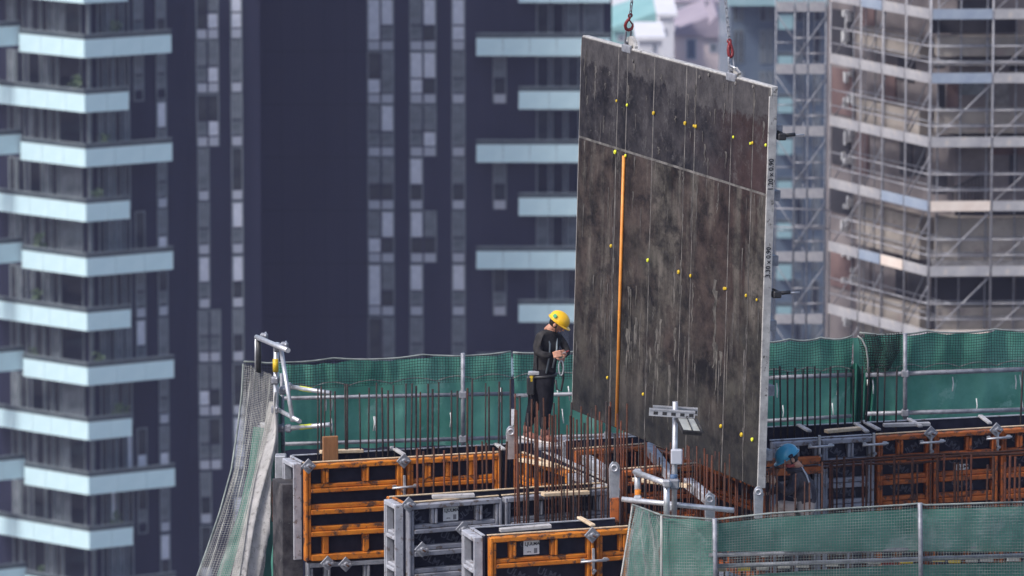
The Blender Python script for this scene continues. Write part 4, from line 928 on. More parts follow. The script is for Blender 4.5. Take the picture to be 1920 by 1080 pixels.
# guard frame, lamp pole with floodlight
gfm = thing('scaffold_guard', 'pale scaffold guard frame of bent tubes beside the lamp pole', 'guard frame', PY(1225, 970, 68.2))
def u_(x, y, Y=68.2): return PY(x, y, Y)
T(u_(1195, 884, 68.8), u_(1195, 942, 68.8), .034, 'post', gfm); T(u_(1191, 885, 68.8), u_(1254, 908, 67.9), .034, 'top_tube', gfm); T(u_(1250, 904, 67.9), u_(1250, 985, 67.9), .036, 'post', gfm)
T(u_(1166, 936, 68.3), u_(1376, 957, 68.0), .031, 'long_tube', gfm)
for x, y, Y in ((1250, 906, 67.88), (1196, 886, 68.8), (1196, 936, 68.5), (1262, 950, 68.1)):
    c = u_(x, y, Y); MB().bbox((c.x - .045, c.y - .06, c.z - .045), (c.x + .045, c.y + .04, c.z + .045), .018).build('coupler', 'galv', gfm)
c = u_(1196, 933, 68.75); MB().tube(c - Zv * .03, c + Zv * .09, .036, 12).build('orange_tape', 'orange', gfm)
lp = thing('lamp_pole', 'galvanised lamp pole with cross bars and square floodlight', 'lamp', u_(1264, 985, 68.0))
T(u_(1264, 985, 68.05), u_(1266, 753, 68.05), .031, 'pole', lp, 'galv'); 
def crossbar(x0, y0, x1, y1, Y0, Y1):
    a, b = u_(x0, y0, Y0), u_(x1, y1, Y1); d = b - a; o = thing('x', 'x', 'x') if False else None
    mb = MB(); q = d.to_track_quat('X', 'Z').to_matrix().to_4x4(); mx = Matrix.Translation(a) @ q
    mb.box((0, -.018, -.035), (d.length, .018, .035), mx); mb.box((0, -.03, .035), (d.length, .03, .047), mx); bar_ = mb.build('cross_bar', 'alu', lp)
    hl = MB()
    for k in range(5): s = .05 + k * .10; hl.box((s, -.0205, -.018), (s + .05, -.0185, .018), mx)
    hl.build('slot', 'black', bar_)
crossbar(1217, 773, 1303, 779, 67.98, 67.98); crossbar(1224, 768, 1308, 773, 68.14, 68.14)
# floodlight: tilted square lamp head
fl = [u_(1268, 783, 67.95), u_(1302, 784, 67.95), u_(1316, 811, 67.75), u_(1280, 808, 67.75)]
n_f = (fl[1] - fl[0]).cross(fl[3] - fl[0]).normalized()
hb = MB(); vs = [p for p in fl] + [p + n_f * .05 for p in fl]; 
if n_f.y < 0: vs = [p for p in fl] + [p - n_f * .05 for p in fl]
hb.add(vs, [(0, 1, 2, 3), (7, 6, 5, 4), (0, 4, 5, 1), (1, 5, 6, 2), (2, 6, 7, 3), (3, 7, 4, 0)]); hd = hb.build('lamp_head', 'black', lp)
cen = sum(fl, V((0, 0, 0))) / 4; out_n = n_f if n_f.y < 0 else -n_f
gl = MB(); gv = [cen + (p - cen) * .86 + out_n * .006 for p in fl]; gl.add(gv, [(0, 1, 2, 3)]); gl.build('lens', 'glass_lamp', hd)
MB().path([u_(1290, 781, 67.95), fl[0].lerp(fl[1], .55) + out_n * .02, fl[3].lerp(fl[2], .5) + out_n * .02], .006, 6).build('cable', 'black', hd)
MB().tube(u_(1306, 786, 67.85), u_(1318, 811, 67.7), .01, 6).build('hinge_bar', 'black', hd)
c = u_(1267, 855, 67.98); MB().bbox((c.x - .055, c.y - .06, c.z - .09), (c.x + .075, c.y + .03, c.z + .08), .012).build('junction_box', 'spandrel', lp)
MB().tube(u_(1263, 890, 68.0), u_(1263, 900, 68.0), .04, 10).build('collar', mat('blue tape', (.05, .10, .2)), lp)
c = u_(1264, 907, 67.98); MB().bbox((c.x - .06, c.y - .06, c.z - .06), (c.x + .06, c.y + .05, c.z + .06), .02).build('coupler', 'galv_dark', lp)

# lifting eyes standing on the formwork
def lift_plate(label, x, y, Y, s=1, orange=False):
    p = PY(x, y, Y); t = thing('lifting_eye', label, 'bracket', p)
    b = MB(); pts = [(-.05, -.32), (.05, -.32), (.06, 0), (.05, .05), (.02, .085), (-.02, .085), (-.05, .05), (-.06, 0)]
    b.prism([(a * s, c * s) for a, c in pts], -.02, .02, Matrix.Translation(p) @ Matrix.Rotation(R(17), 4, 'Z')); b.build('plate', 'alu', t)
    MB().path([p + V((.035 * s * math.cos(a), -.03, .02 + .035 * s * math.sin(a))) for a in [2 * math.pi * i / 12 for i in range(12)]], .013 * s, 6, True).build('eye', 'galv', t)
    if orange: MB().bbox((p.x - .05, p.y - .04, p.z - .62), (p.x + .06, p.y + .02, p.z - .33), .01).build('orange_base', 'orange_red', t)
lift_plate('upright lifting eye with orange base between the dense bars', 1152, 880, 69.8, 1.05, True)
lift_plate('pale lifting eye at the end of the left wall beside the worker', 958, 812, 73.6, 1.0)
lift_plate('lifting eye behind the long level scaffold tube', 1331, 938, 68.4, 1.0)
lift_plate('small lifting eye beside the blue helmeted worker glove', 1422, 925, 69.0, .9)
for (x0, y0, x1, y1, l) in ((1100, 862, 1140, 888, 'square ended cemented prop between the dense bars'), (1215, 838, 1262, 898, 'grey cemented diagonal brace beyond the guard frame'), (1290, 905, 1335, 940, 'pale diagonal brace under the lifted panel')):
    a, b_ = PZ(x0, y0, H - .05), PZ(x1, y1, H - .05); d = b_ - a
    mb = MB(); mb.bbox((0, -.06, -.06), (d.length, .06, .06), .01); o = put('steel_brace', mb.mesh('steel_brace', 'greylight'), None, a, d.to_track_quat('X', 'Z').to_euler()); tag(o, l, 'brace')

# loose timber and offcuts lying about the work area
random.seed(77)
for (x, y, ln, a, m_, l) in ((640, 846, .55, 20, 'wood', 'short pale timber lying on the left wall near the upright board'), (850, 930, .5, 8, 'plank', 'grey timber lying on the wall behind the white labelled panel'), (1010, 868, .7, -50, 'wood', 'pale timber lying inside the corner below the worker'), (1060, 925, .6, 25, 'wood', 'pale timber lying among the dense bars on the grey panel wall'), (985, 990, .6, 14, 'plank', 'grey timber lying on the foreground orange wall'), (1240, 905, .8, -35, 'wood', 'pale timber lying below the lamp pole cross wall'), (1700, 796, .6, 12, 'plank', 'grey timber lying on the long wall beneath the green fence'), (1580, 806, .5, 30, 'wood', 'short pale timber lying on the grey part of the long wall')):
    p = PZ(x, y, H + .03); o = put('loose_timber', MB().bbox((-ln / 2, -.045, -.022), (ln / 2, .045, .022), .006).mesh('loose_timber', m_), None, p, (0, R(random.uniform(-3, 3)), R(a))); tag(o, l, 'timber')

# ------------------------------------------------------------------ the big lifted form panel
TL = PY(1090, 68, 74.5); BL = PY(1069, 767, 74.5); TR = PZ(1443, 164, TL.z)
ux = (TR - TL).normalized(); uz = (TL - BL); uz = (uz - ux * uz.dot(ux)).normalized(); uy = uz.cross(ux)
PW = (TR - TL).length; PH = (TL - BL).length
lp_ = thing('lifted_form_panel', 'tall dark stained wall form hanging from two chains', 'form')
lp_.matrix_world = Matrix(((ux.x, uy.x, uz.x, TL.x), (ux.y, uy.y, uz.y, TL.y), (ux.z, uy.z, uz.z, TL.z), (0, 0, 0, 1)))
PMX = lp_.matrix_world.copy(); PINV = PMX.inverted()
def on_panel(x, y, off=0): return PINV @ PP(x, y, TL - uy * off, uy)
seam = PH * 1.2 / 4.5
cols_ = [0.0] + [on_panel(x, y).x for x, y in ((1155, 278), (1172, 284), (1222, 300), (1282, 319), (1300, 325), (1368, 346), (1408, 358))] + [PW - .012]
def lpart(nm, b, m, par=lp_): return put(nm, b.mesh(nm, m), par)
lpart('joint_filler', MB().box((.004, .0035, -PH + .01), (PW - .004, .016, -.006)), 'joint')
random.seed(5)
for r_, (z0, z1, m_) in enumerate(((-seam + .013, -.012, 'sheet_up'), (-PH + .004, -seam - .013, 'sheet_low'))):
    for i in range(8):
        g_ = .013; y_ = random.uniform(-.002, .003)
        lpart('facing_sheet', MB().bbox((cols_[i] + (g_ if i else .004), y_, z0), (cols_[i + 1] - g_, .009, z1), .003), m_)
lpart('top_edge', MB().bbox((-.004, .0175, -.10), (PW + .012, .10, .012), .006), 'endface')
lpart('side_edge', MB().bbox((PW - .008, -.004, -PH), (PW + .012, .098, -.102), .006), 'endface'); lpart('side_edge', MB().bbox((-.012, .004, -PH), (.002, .12, -.102), .004), 'endface')
lpart('bottom_edge', MB().bbox((.004, .0165, -PH), (PW - .01, .11, -PH + .09), .006), 'galv_dark')
for i in range(1, 8): lpart('back_stile', MB().box((cols_[i] - .03, .0168, -PH + .1), (cols_[i] + .03, .11, -.11)), 'greyform')
for k in range(6): lpart('waler', MB().box((.05, .112, -.5 - k * .75 - .06), (PW - .05, .2, -.5 - k * .75 + .06)), 'galv_dark')
for (x, y) in ((1157, 189), (1177, 197), (1227, 212), (1286, 231), (1306, 237), (1376, 257), (1412, 268), (1155, 285), (1174, 292), (1147, 461), (1166, 470), (1216, 488), (1274, 510), (1296, 517), (1362, 541), (1400, 554), (1420, 562), (1140, 708), (1160, 718), (1207, 739), (1353, 799), (1392, 815), (1412, 824), (1408, 269), (1359, 541), (1302, 236), (1437, 272)):
    p = on_panel(x, y); s = random.uniform(.5, .78)
    b = MB(); b.tube((p.x, -.004, p.z), (p.x, -.030 * s, p.z), .036 * s, 10, .030 * s); b.tube((p.x, -.030 * s, p.z), (p.x, -.036 * s, p.z), .016 * s, 8); lpart('tie_hole_plug', b, 'yellow' if random.random() < .75 else 'yellowlabel')
for (x, y) in ((1313, 140), (1330, 136), (1380, 152), (1413, 158), (1188, 110)):
    p = on_panel(x, y + 4); lpart('bolt_head', MB().tube((p.x, -.001, p.z), (p.x, -.014, p.z), .02, 8), 'joint')
# cement runs and scrapes dried on the facing
def run(mb, x, z, w_, l_):
    n = 7; L1 = []; R1 = []
    for i in range(n + 1):
        t_ = i / n; ww = w_ * (1 - t_ * .75) * random.uniform(.55, 1.2); cx_ = x + random.gauss(0, w_ * .18)
        L1.append((cx_ - ww / 2, z - l_ * t_)); R1.append((cx_ + ww / 2, z - l_ * t_))
    vs = [V((p[0], -.0034, p[1])) for p in L1] + [V((p[0], -.0034, p[1])) for p in R1]
    mb.add(vs, [(i, i + 1, n + 2 + i, n + 1 + i) for i in range(n)])
random.seed(19); r1 = MB(); r2 = MB()
for _ in range(60): run(r1, random.uniform(.1, PW - .1), -random.choice((random.uniform(.0, .5), seam + .03, random.uniform(.3, 1.1))), random.uniform(.015, .07), random.uniform(.05, .28))
for _ in range(90):
    cx = random.choice(cols_[1:8]) + random.gauss(0, .03) if random.random() < .45 else random.uniform(.1, PW - .1); run(r1, cx, -random.uniform(seam + .05, PH - .5), random.uniform(.012, .05), random.uniform(.10, .6))
for _ in range(26): run(r2, random.choice((1.9, 2.6, 3.1, 3.6, 4.4)) + random.gauss(0, .12), -random.uniform(2.3, 3.6), random.uniform(.03, .10), random.uniform(.25, .8))
o = lpart('cement_runs', r1, mat('dried cement film', (.045, .042, .042), (.13, .122, .118), 7, .9, spec=.1)); o['kind'] = 'stuff'
o = lpart('cement_scrapes', r2, mat('pale cement film', (.035, .033, .032), (.15, .14, .13), 6, .9, spec=.1)); o['kind'] = 'stuff'
a, b_ = on_panel(1172, 292), on_panel(1158, 800); lpart('orange_strip', MB().path([V((a.x, -.016, a.z)), V(((a.x + b_.x) / 2 + .004, -.018, (a.z + b_.z) / 2)), V((b_.x, -.016, b_.z))], .021, 8), 'strip')
for txt, y, sz in (('1.20 x 0.90', 328, .082), ('3.30 x 0.90', 494, .078)):
    p = on_panel(1440, y); o = put('size_lettering', text_mesh('size_lettering', txt, sz, 'ink', True), lp_)
    o.matrix_local = Matrix(((0, 0, 1, PW + .0135), (0, -1, 0, .046), (1, 0, 0, p.z), (0, 0, 0, 1)))
for y, m_ in ((258, 'black'), (558, 'black')):
    p = on_panel(1450, y); b = MB(); b.bbox((PW - .06, .12, p.z - .05), (PW + .03, .22, p.z + .03), .012); b.tube((PW - .02, .2, p.z + .0), (PW - .02, .34, p.z + .01), .022, 8); b.tube((PW - .04, .13, p.z + .05), (PW - .02, .26, p.z - .01), .014, 6)
    lpart('edge_clamp', b, m_); lpart('edge_pin', MB().tube((PW - .02, .3, p.z), (PW - .02, .46, p.z + .004), .010, 6), 'galv')

# chains with red hooks
lk = MB(); pts = []
for i in range(16):
    an = 2 * math.pi * i / 16; pts.append(V((.015 * math.cos(an), 0, .015 * math.sin(an) + (.019 if math.sin(an) >= 0 else -.019))))
lk.path(pts, .0068, 6, True); link_me = lk.mesh('link', 'galv_dark')
apex = None
hooks = []
def on_top(x, y): return PMX @ V(((on_panel(x, y)).x, .065, .012))
tA, tB = on_top(1170, 90), on_top(1366, 142)
apex = (tA + tB) / 2 + V((0, 0, 6.2))
for tp, lab, side in ((tA, 'lifting chain with open red hook at the high end of the form', 0), (tB, 'lifting chain with closed red hook at the low end of the form', 1)):
    t = thing('lifting_chain', lab, 'chain', tp); d = (apex - tp).normalized(); off = tp
    # bracket gripping the panel top
    br = thing('lifting_bracket', ('rounded steel lifting bracket under the open red hook', 'low steel lifting bracket with bar under the closed red hook')[side], 'bracket', tp, rotz(ux))
    b = MB(); b.prism([(-.06, -.02), (.22, -.02), (.23, .03), (.19, .10), (.10, .14), (0, .12), (-.06, .05)] if not side else [(-.05, -.02), (.18, -.02), (.16, .05), (.05, .10), (-.05, .08)], -.02, .02)
    put('plate', b.mesh('plate', 'endface'), br)
    put('pin', MB().tube((0, -.06, .05), (0, .06, .05), .016, 8).mesh('pin', 'galv_dark'), br)
    put('jaw', MB().bbox((-.06, -.075, -.06), (.2, -.045, .035), .008).mesh('jaw', 'galv_dark'), br)
    if side: put('bar', MB().tube((-.02, -.05, .12), (.17, -.05, .10), .012, 8).mesh('bar', 'alu'), br)
    s0 = tp + V((-.02, -.03, .05))
    R3 = d.to_track_quat('Z', 'Y')
    # shackle ring
    ring = [s0 + R3 @ V((.032 * math.cos(a), 0, .085 + (.03 * math.sin(a)) + (.055 if math.sin(a) >= 0 else -.055))) for a in [2 * math.pi * i / 20 for i in range(20)]]
    MB().path(ring, .012, 8, True).build('shackle', 'galv_dark', t)
    z0 = .15
    # hook body: eye, bowl with throat, latch
    hk = [s0 + R3 @ V((x, 0, z0 + z)) for x, z in ((.0, .175), (-.018, .15), (-.045, .11), (-.052, .07), (-.035, .03), (0, .015), (.035, .03), (.047, .065), (.042, .095))]
    if side: hk = [s0 + R3 @ V((x * .55, 0, z0 + z)) for x, z in ((.0, .2), (-.02, .17), (-.04, .12), (-.05, .07), (-.035, .03), (0, .015), (.035, .03), (.04, .08), (.035, .12), (.0, .17))]
    h_ = MB().path(hk, [.016, .018, .019, .020, .021, .022, .020, .015, .010] if not side else .020, 8).build('hook', 'redpaint', t)
    MB().tube(s0 + R3 @ V((-.01, 0, z0 + .15)), s0 + R3 @ V((.036, 0, z0 + .09)), .009, 6).build('latch', 'redpaint', t)
    MB().path([s0 + R3 @ V((.022 * math.cos(a), 0, z0 + .2 + .022 * math.sin(a))) for a in [2 * math.pi * i / 12 for i in range(12)]], .011, 6, True).build('hook_eye', 'redpaint', t)
    c0c = s0 + R3 @ V((0, 0, z0 + .235)); dd = apex - c0c; n = int(dd.length / .0545)
    for i in range(n):
        e = dd.to_track_quat('Z', 'Y').to_matrix() @ Matrix.Rotation(R(90) * (i % 2) + .25, 3, 'Z')
        put('link', link_me, t, c0c + dd * (i / n) - tp, e.to_euler())
mr = thing('crane_hook', 'crane hook ring gathering both lifting chains above the form', 'hook', apex)
MB().path([apex + V((.09 * math.cos(a), 0, .1 + .13 * math.sin(a))) for a in [2 * math.pi * i / 20 for i in range(20)]], .018, 8, True).build('ring', 'galv_dark', mr)
MB().path([apex + V((x, 0, .2 + z)) for x, z in ((.1, .12), (.07, .02), (0, -.01), (-.09, .05), (-.1, .16), (-.03, .26), (0, .4), (0, .6))], .04, 8).build('hook', 'redpaint', mr)
MB().tube(apex + V((0, 0, .7)), apex + V((0, 0, 14)), .02, 8).build('hoist_rope', 'galv_dark', mr)

# ------------------------------------------------------------------ people
def grow(verts, edges, sub=2, root=0):
    """continuous skin over a jointed skeleton; verts are (point, radius)"""
    me = bpy.data.meshes.new('body'); me.from_pydata([v[0] for v in verts], edges, []); me.update()
    o = bpy.data.objects.new('body', me); col.objects.link(o)
    md = o.modifiers.new('skin', 'SKIN'); md.use_smooth_shade = True
    sk = me.skin_vertices[0].data
    for i, v in enumerate(verts):
        r = v[1]; sk[i].radius = (r, r) if not isinstance(r, tuple) else r; sk[i].use_root = (i == root)
    su = o.modifiers.new('sub', 'SUBSURF'); su.levels = su.render_levels = sub
    bpy.context.view_layer.update()
    out = bpy.data.meshes.new_from_object(o.evaluated_get(bpy.context.evaluated_depsgraph_get()))
    bpy.data.objects.remove(o); bpy.data.meshes.remove(me); return out
def body_object(verts, edges, mats, segmat, loc, extra, parent):
    me = grow([(v[0] - loc, v[1]) for v in verts], edges)
    bm = bmesh.new(); bm.from_mesh(me)
    P_ = [v[0] - loc for v in verts]
    def near(c):
        best = (1e9, 0)
        for k, (a, b) in enumerate(edges):
            ab = P_[b] - P_[a]; tt = max(0, min(1, (c - P_[a]).dot(ab) / max(ab.length_squared, 1e-9))); ds = (c - P_[a] - ab * tt).length
            if ds < best[0]: best = (ds, k)
        return best[1]
    for f in bm.faces: f.material_index = segmat[near(f.calc_center_median())]; f.smooth = True
    for mb, mi in extra:
        vs = [bm.verts.new(q - loc) for q in mb.v]
        for f in mb.f:
            try: nf = bm.faces.new([vs[i] for i in f]); nf.material_index = mi; nf.smooth = True
            except ValueError: pass
    me.materials.clear()
    for m_ in mats: me.materials.append(M[m_])
    bm.to_mesh(me); bm.free()
    return put('body', me, parent)
def hand(wrist, dirv, palmn, curl=.6, s=1.0):
    """palm and five unequal, bent fingers with a thumb from the side of the palm"""
    d = dirv.normalized(); n = (palmn - d * palmn.dot(d)).normalized(); sd = d.cross(n)
    b = MB(); pal = [wrist, wrist + d * .035 * s, wrist + d * .075 * s, wrist + d * .095 * s]
    for off in (-.024, -.008, .008, .024): b.path([p + sd * off * s * (0.75 if i == 0 else 1) for i, p in enumerate(pal)], [.014 * s, .016 * s, .015 * s, .011 * s], 7)
    for off, ln in ((-.027, .060), (-.009, .074), (.009, .070), (.027, .054)):
        p = wrist + d * .09 * s + sd * off * s; pts = [p]; a = 0
        for k in range(3): a += curl * (.75 + .25 * k); p = p + (d * math.cos(a) + n * math.sin(a)) * ln * s * (.42, .33, .25)[k]; pts.append(p)
        b.path(pts, [.0095 * s, .009 * s, .0085 * s, .0065 * s], 7)
    p = wrist + d * .03 * s - sd * .03 * s; b.path([p, p + (d * .6 - sd * .7 + n * .3) * .035 * s, p + (d * .6 - sd * .7 + n * .3) * .035 * s + (d * .8 + n * .6) * .03 * s, p + (d * .6 - sd * .7 + n * .3) * .035 * s + (d * .8 + n * .6) * .03 * s + (d * .5 + n * .8) * .02 * s], [.012 * s, .011 * s, .010 * s, .007 * s], 7)
    return b
def head_and_helmet(root, c, yaw, pitch, roll, shell, sticker=None, s=1.0, goggles=False):
    mx = Matrix.Translation(c) @ Matrix.Rotation(yaw, 4, 'Z') @ Matrix.Rotation(pitch, 4, 'Y') @ Matrix.Rotation(roll, 4, 'X') @ Matrix.Scale(s, 4)
    b = MB(); b.ball((0, 0, 0), .098, .078, .118, 20, 14)
    for q in b.v:                       # jaw narrows, face flattens, brow and chin
        if q.z < 0: q.y *= 1 + q.z * 2.0; q.x *= 1 + q.z * 1.0
        if q.x > .05 and q.z < .02: q.x -= .006
        if q.x > 0 and q.z < -.085: q.x += .016
    b.path([V((.09, 0, .015)), V((.106, 0, -.012)), V((.116, 0, -.03)), V((.096, 0, -.036))], [.009, .011, .014, .010], 7)
    for sy in (-1, 1):
        b.ball((-.005, sy * .078, -.015), .022, .010, .032, 8, 6)
        b.ball((.086, sy * .031, .008), .012, .015, .009, 8, 6)
    b.path([V((.08, -.026, -.062)), V((.093, 0, -.06)), V((.08, .026, -.062))], .008, 6)
    b.tube((-.02, 0, -.04), (-.045, 0, -.16), .055, 12, .06)
    b.v = [mx @ q for q in b.v]; hd_ = b.build('head', 'skin', root)
    e = MB()
    for sy in (-1, 1): e.ball((.094, sy * .031, .008), .006, .008, .006, 8, 6); e.path([V((.088, sy * .015, .027)), V((.092, sy * .032, .031)), V((.08, sy * .05, .025))], .004, 5)
    e.v = [mx @ q for q in e.v]; e.build('eyes_and_brows', 'hair', hd_)
    hb_ = MB(); hb_.ball((-.014, 0, .012), .092, .083, .115, 16, 10)
    for q in hb_.v:
        if q.x > .045: q.x = .045
        if q.z < -.06: q.z = -.06 - (q.z + .06) * .2
    hb_.v = [mx @ q for q in hb_.v]; hb_.build('hair', 'hair', hd_)
    h = MB(); h.ball((0, 0, .045), .138, .116, .112, 26, 16, zmin=-.12)
    for q in h.v:                       # raised crown ridge
        if abs(q.y) < .03 and q.z > .07: q.z += .007
        if q.z <= .034: q.x *= 1.03; q.y *= 1.03
    rim = [V((.142 * math.cos(a) + (.035 * max(0, math.cos(a)) ** 2), .121 * math.sin(a), .03 - .012 * max(0, math.cos(a)))) for a in [2 * math.pi * i / 30 for i in range(30)]]
    h.path(rim, .007, 6, True)
    vis = []
    for k in range(9):
        a = R(-62 + 124 * k / 8); vis += [V((.135 * math.cos(a), .116 * math.sin(a), .036)), V((.135 * math.cos(a) + .045 * math.cos(a) ** 2, .118 * math.sin(a), .024))]
    h.add(vis, [(2 * k, 2 * k + 1, 2 * k + 3, 2 * k + 2) for k in range(8)], True)
    h.v = [mx @ q for q in h.v]; he = h.build('helmet', shell, root)
    st = MB(); 
    for sy in (-1, 1): st.path([V((.02, sy * .108, .03)), V((.03, sy * .088, -.04)), V((.06, sy * .04, -.115)), V((.065, 0, -.122))], .006, 5)
    st.v = [mx @ q for q in st.v]; st.build('chin_strap', 'black', he)
    if sticker:
        p = MB(); ang = sticker; base_ = V((-.06, -.107, .085)); p.tube(base_, base_ + V((-.004, -.012, .006)), .026, 12); p.v = [mx @ q for q in p.v]; p.build('round_sticker', 'green', he)
    if goggles:
        for sy in (-1, 1): p = MB(); p.bbox((-.02, sy * .117 - .012, .02), (.035, sy * .117 + .012, .06), .008); p.v = [mx @ q for q in p.v]; p.build('side_clip', 'navy', he)
        p = MB(); p.bbox((-.02, -.02, .158), (.02, .02, .172), .006); p.v = [mx @ q for q in p.v]; p.build('crown_vent', 'spandrel', he)
    return mx
def shoe(ankle, toe_dir, s=1.0):
    d = toe_dir.normalized(); sd = V((-d.y, d.x, 0)); b = MB(); so_ = MB()
    for (x, wd, h_) in (): pass
    pts = [ankle - d * .055 - Zv * .055, ankle - d * .02 - Zv * .045, ankle + d * .06 - Zv * .052, ankle + d * .14 - Zv * .062, ankle + d * .19 - Zv * .070]
    b.path([ankle + Zv * .06, ankle + Zv * .01, ankle - Zv * .03], [.05, .052, .05], 10); b.path(pts, [.034, .046, .045, .042, .026], 10)
    out = [(-.095, .03), (-.06, .042), (.06, .045), (.15, .05), (.2, .03), (.2, -.03), (.15, -.05), (.06, -.045), (-.06, -.042), (-.095, -.03)]
    vs = [ankle + d * x + sd * y - Zv * zz for zz in (.082, .108) for x, y in out]; n = len(out)
    so_.add(vs, [tuple(range(n)), tuple(reversed(range(n, 2 * n)))] + [(i, i + n, (i + 1) % n + n, (i + 1) % n) for i in range(n)])
    return b, so_

# worker at the panel's edge
Y1 = 75.35
def a_(x, y, dy=0): return PY(x, y, Y1 + dy)
rt1 = thing('person', 'worker in yellow helmet and charcoal top standing at the lifted form edge', 'person', a_(1012, 832))
S1 = [(a_(1020, 712), (.155, .165)), (a_(1020, 692), (.15, .155)), (a_(1024, 662), (.15, .165)), (a_(1031, 638), (.135, .16)), (a_(1034, 619), .058), (a_(1038, 611), .052),
      (a_(1014, 634, -.13), .084), (a_(1007, 652, -.19), .070), (a_(1009, 664, -.24), .060), (a_(1024, 667, -.27), .050), (a_(1036, 666, -.27), .036),
      (a_(1048, 634, .10), .068), (a_(1058, 646, .08), .055), (a_(1064, 660, .02), .048), (a_(1058, 667, -.08), .036),
      (a_(1022, 728, -.085), .122), (a_(1024, 748, -.09), .106), (a_(1023, 768, -.10), .084), (a_(1020, 790, -.09), .076), (a_(1021, 808, -.08), .056),
      (a_(1014, 728, .085), .120), (a_(1006, 746, .09), .102), (a_(999, 766, .10), .080), (a_(994, 786, .12), .072), (a_(990, 802, .13), .054)]
E1 = [(0, 1), (1, 2), (2, 3), (3, 4), (4, 5), (3, 6), (6, 7), (7, 8), (8, 9), (9, 10), (3, 11), (11, 12), (12, 13), (13, 14), (0, 15), (15, 16), (16, 17), (17, 18), (18, 19), (0, 20), (20, 21), (21, 22), (22, 23), (23, 24)]
SM1 = [1, 0, 0, 0, 2] + [0] * 9 + [1] * 10
hw = hand(a_(1037, 666, -.27), a_(1056, 662, -.26) - a_(1037, 666, -.27), V((.2, .9, -.3)), .45, 1.2)
hw2 = hand(a_(1058, 667, -.08), a_(1056, 674, -.2) - a_(1058, 664, -.08), V((-.9, -.2, 0)), .5, 1.0)
sh1, so1 = shoe(a_(1021, 814, -.08), V((.75, -.6, 0))); sh2, so2 = shoe(a_(989, 807, .13), V((.5, -.8, 0)))
body_object(S1, E1, ['jacket', 'trousers', 'skin', 'shoe', 'sole'], SM1, rt1.location, [(hw, 2), (hw2, 2), (sh1, 3), (so1, 4), (sh2, 3), (so2, 4)], rt1)
head_and_helmet(rt1, a_(1045, 606, -.03), R(-14), R(34), 0, 'helm_yellow', sticker=1)
def strap(nm, pts, r, m): return MB().path(pts, r, 6).build(nm, m, rt1)
# belt, pouches and harness
belt = []
for i in range(20):
    an = 2 * math.pi * i / 20; c = a_(1019, 703); belt.append(c + V((.160 * math.cos(an), .168 * math.sin(an), .012 * math.cos(an))))
MB().path(belt, .019, 6, True).build('tool_belt', 'black', rt1)
c = a_(1004, 700, -.10); MB().bbox((c.x - .09, c.y - .05, c.z - .02), (c.x + .05, c.y + .02, c.z + .03), .01).build('buckle', 'alu', rt1)
c = a_(998, 715, -.05); MB().bbox((c.x - .07, c.y - .09, c.z - .16), (c.x + .03, c.y + .05, c.z + .07), .015).build('tool_pouch', 'black', rt1)
c = a_(997, 706, -.12); MB().bbox((c.x - .025, c.y - .02, c.z - .07), (c.x + .02, c.y + .02, c.z + .05), .01).build('yellow_tool', 'yellow', rt1)
c = a_(1030, 716, -.13); MB().bbox((c.x - .03, c.y - .02, c.z - .03), (c.x + .03, c.y + .02, c.z + .03), .01).build('belt_tag', 'yellow', rt1)
strap('harness_strap', [a_(1024, 628, -.12), a_(1031, 645, -.155), a_(1030, 670, -.16), a_(1024, 700, -.155)], .012, 'mullion')
strap('harness_strap', [a_(1044, 630, -.02), a_(1044, 655, -.14), a_(1036, 690, -.15)], .012, 'mullion')
strap('harness_strap', [a_(1012, 640, -.13), a_(1006, 672, -.12), a_(1008, 698, -.12)], .012, 'black')
strap('lanyard', [a_(1050, 672, -.2), a_(1056, 690, -.22), a_(1056, 712, -.22), a_(1052, 733, -.22), a_(1044, 730, -.22), a_(1042, 712, -.2)], .014, 'black')
MB().path([a_(1052 + 4.5 * math.cos(a), 690 + 14 * math.sin(a), -.25) for a in [2 * math.pi * i / 16 for i in range(16)]], .009, 6, True).build('carabiner', 'alu', rt1)
strap('lanyard', [a_(1000, 700, -.12), a_(992, 725, -.1), a_(991, 760, -.1)], .012, 'black')
a0 = a_(1054, 663, -.26); tl = thing('pencil_tool', 'slim red tipped tool held against the form by the worker', 'tool', a0); MB().tube(a0, a_(1066, 658, -.3), .008, 6).build('shaft', 'galv_dark', tl); MB().tube(a_(1061, 660, -.29), a_(1067, 657.5, -.305), .010, 6).build('tip', 'redpaint', tl)
st_ = MB().bbox((-.35, -.32, -.05), (.42, .30, 0), .01); o = put('timber_step', st_.mesh('timber_step', 'plank'), None, V((a_(1012, 826).x, Y1 - .02, a_(1018, 814, -.08).z - .109)), (0, 0, R(17.5))); tag(o, 'grey board under the yellow helmeted worker boots', 'board')

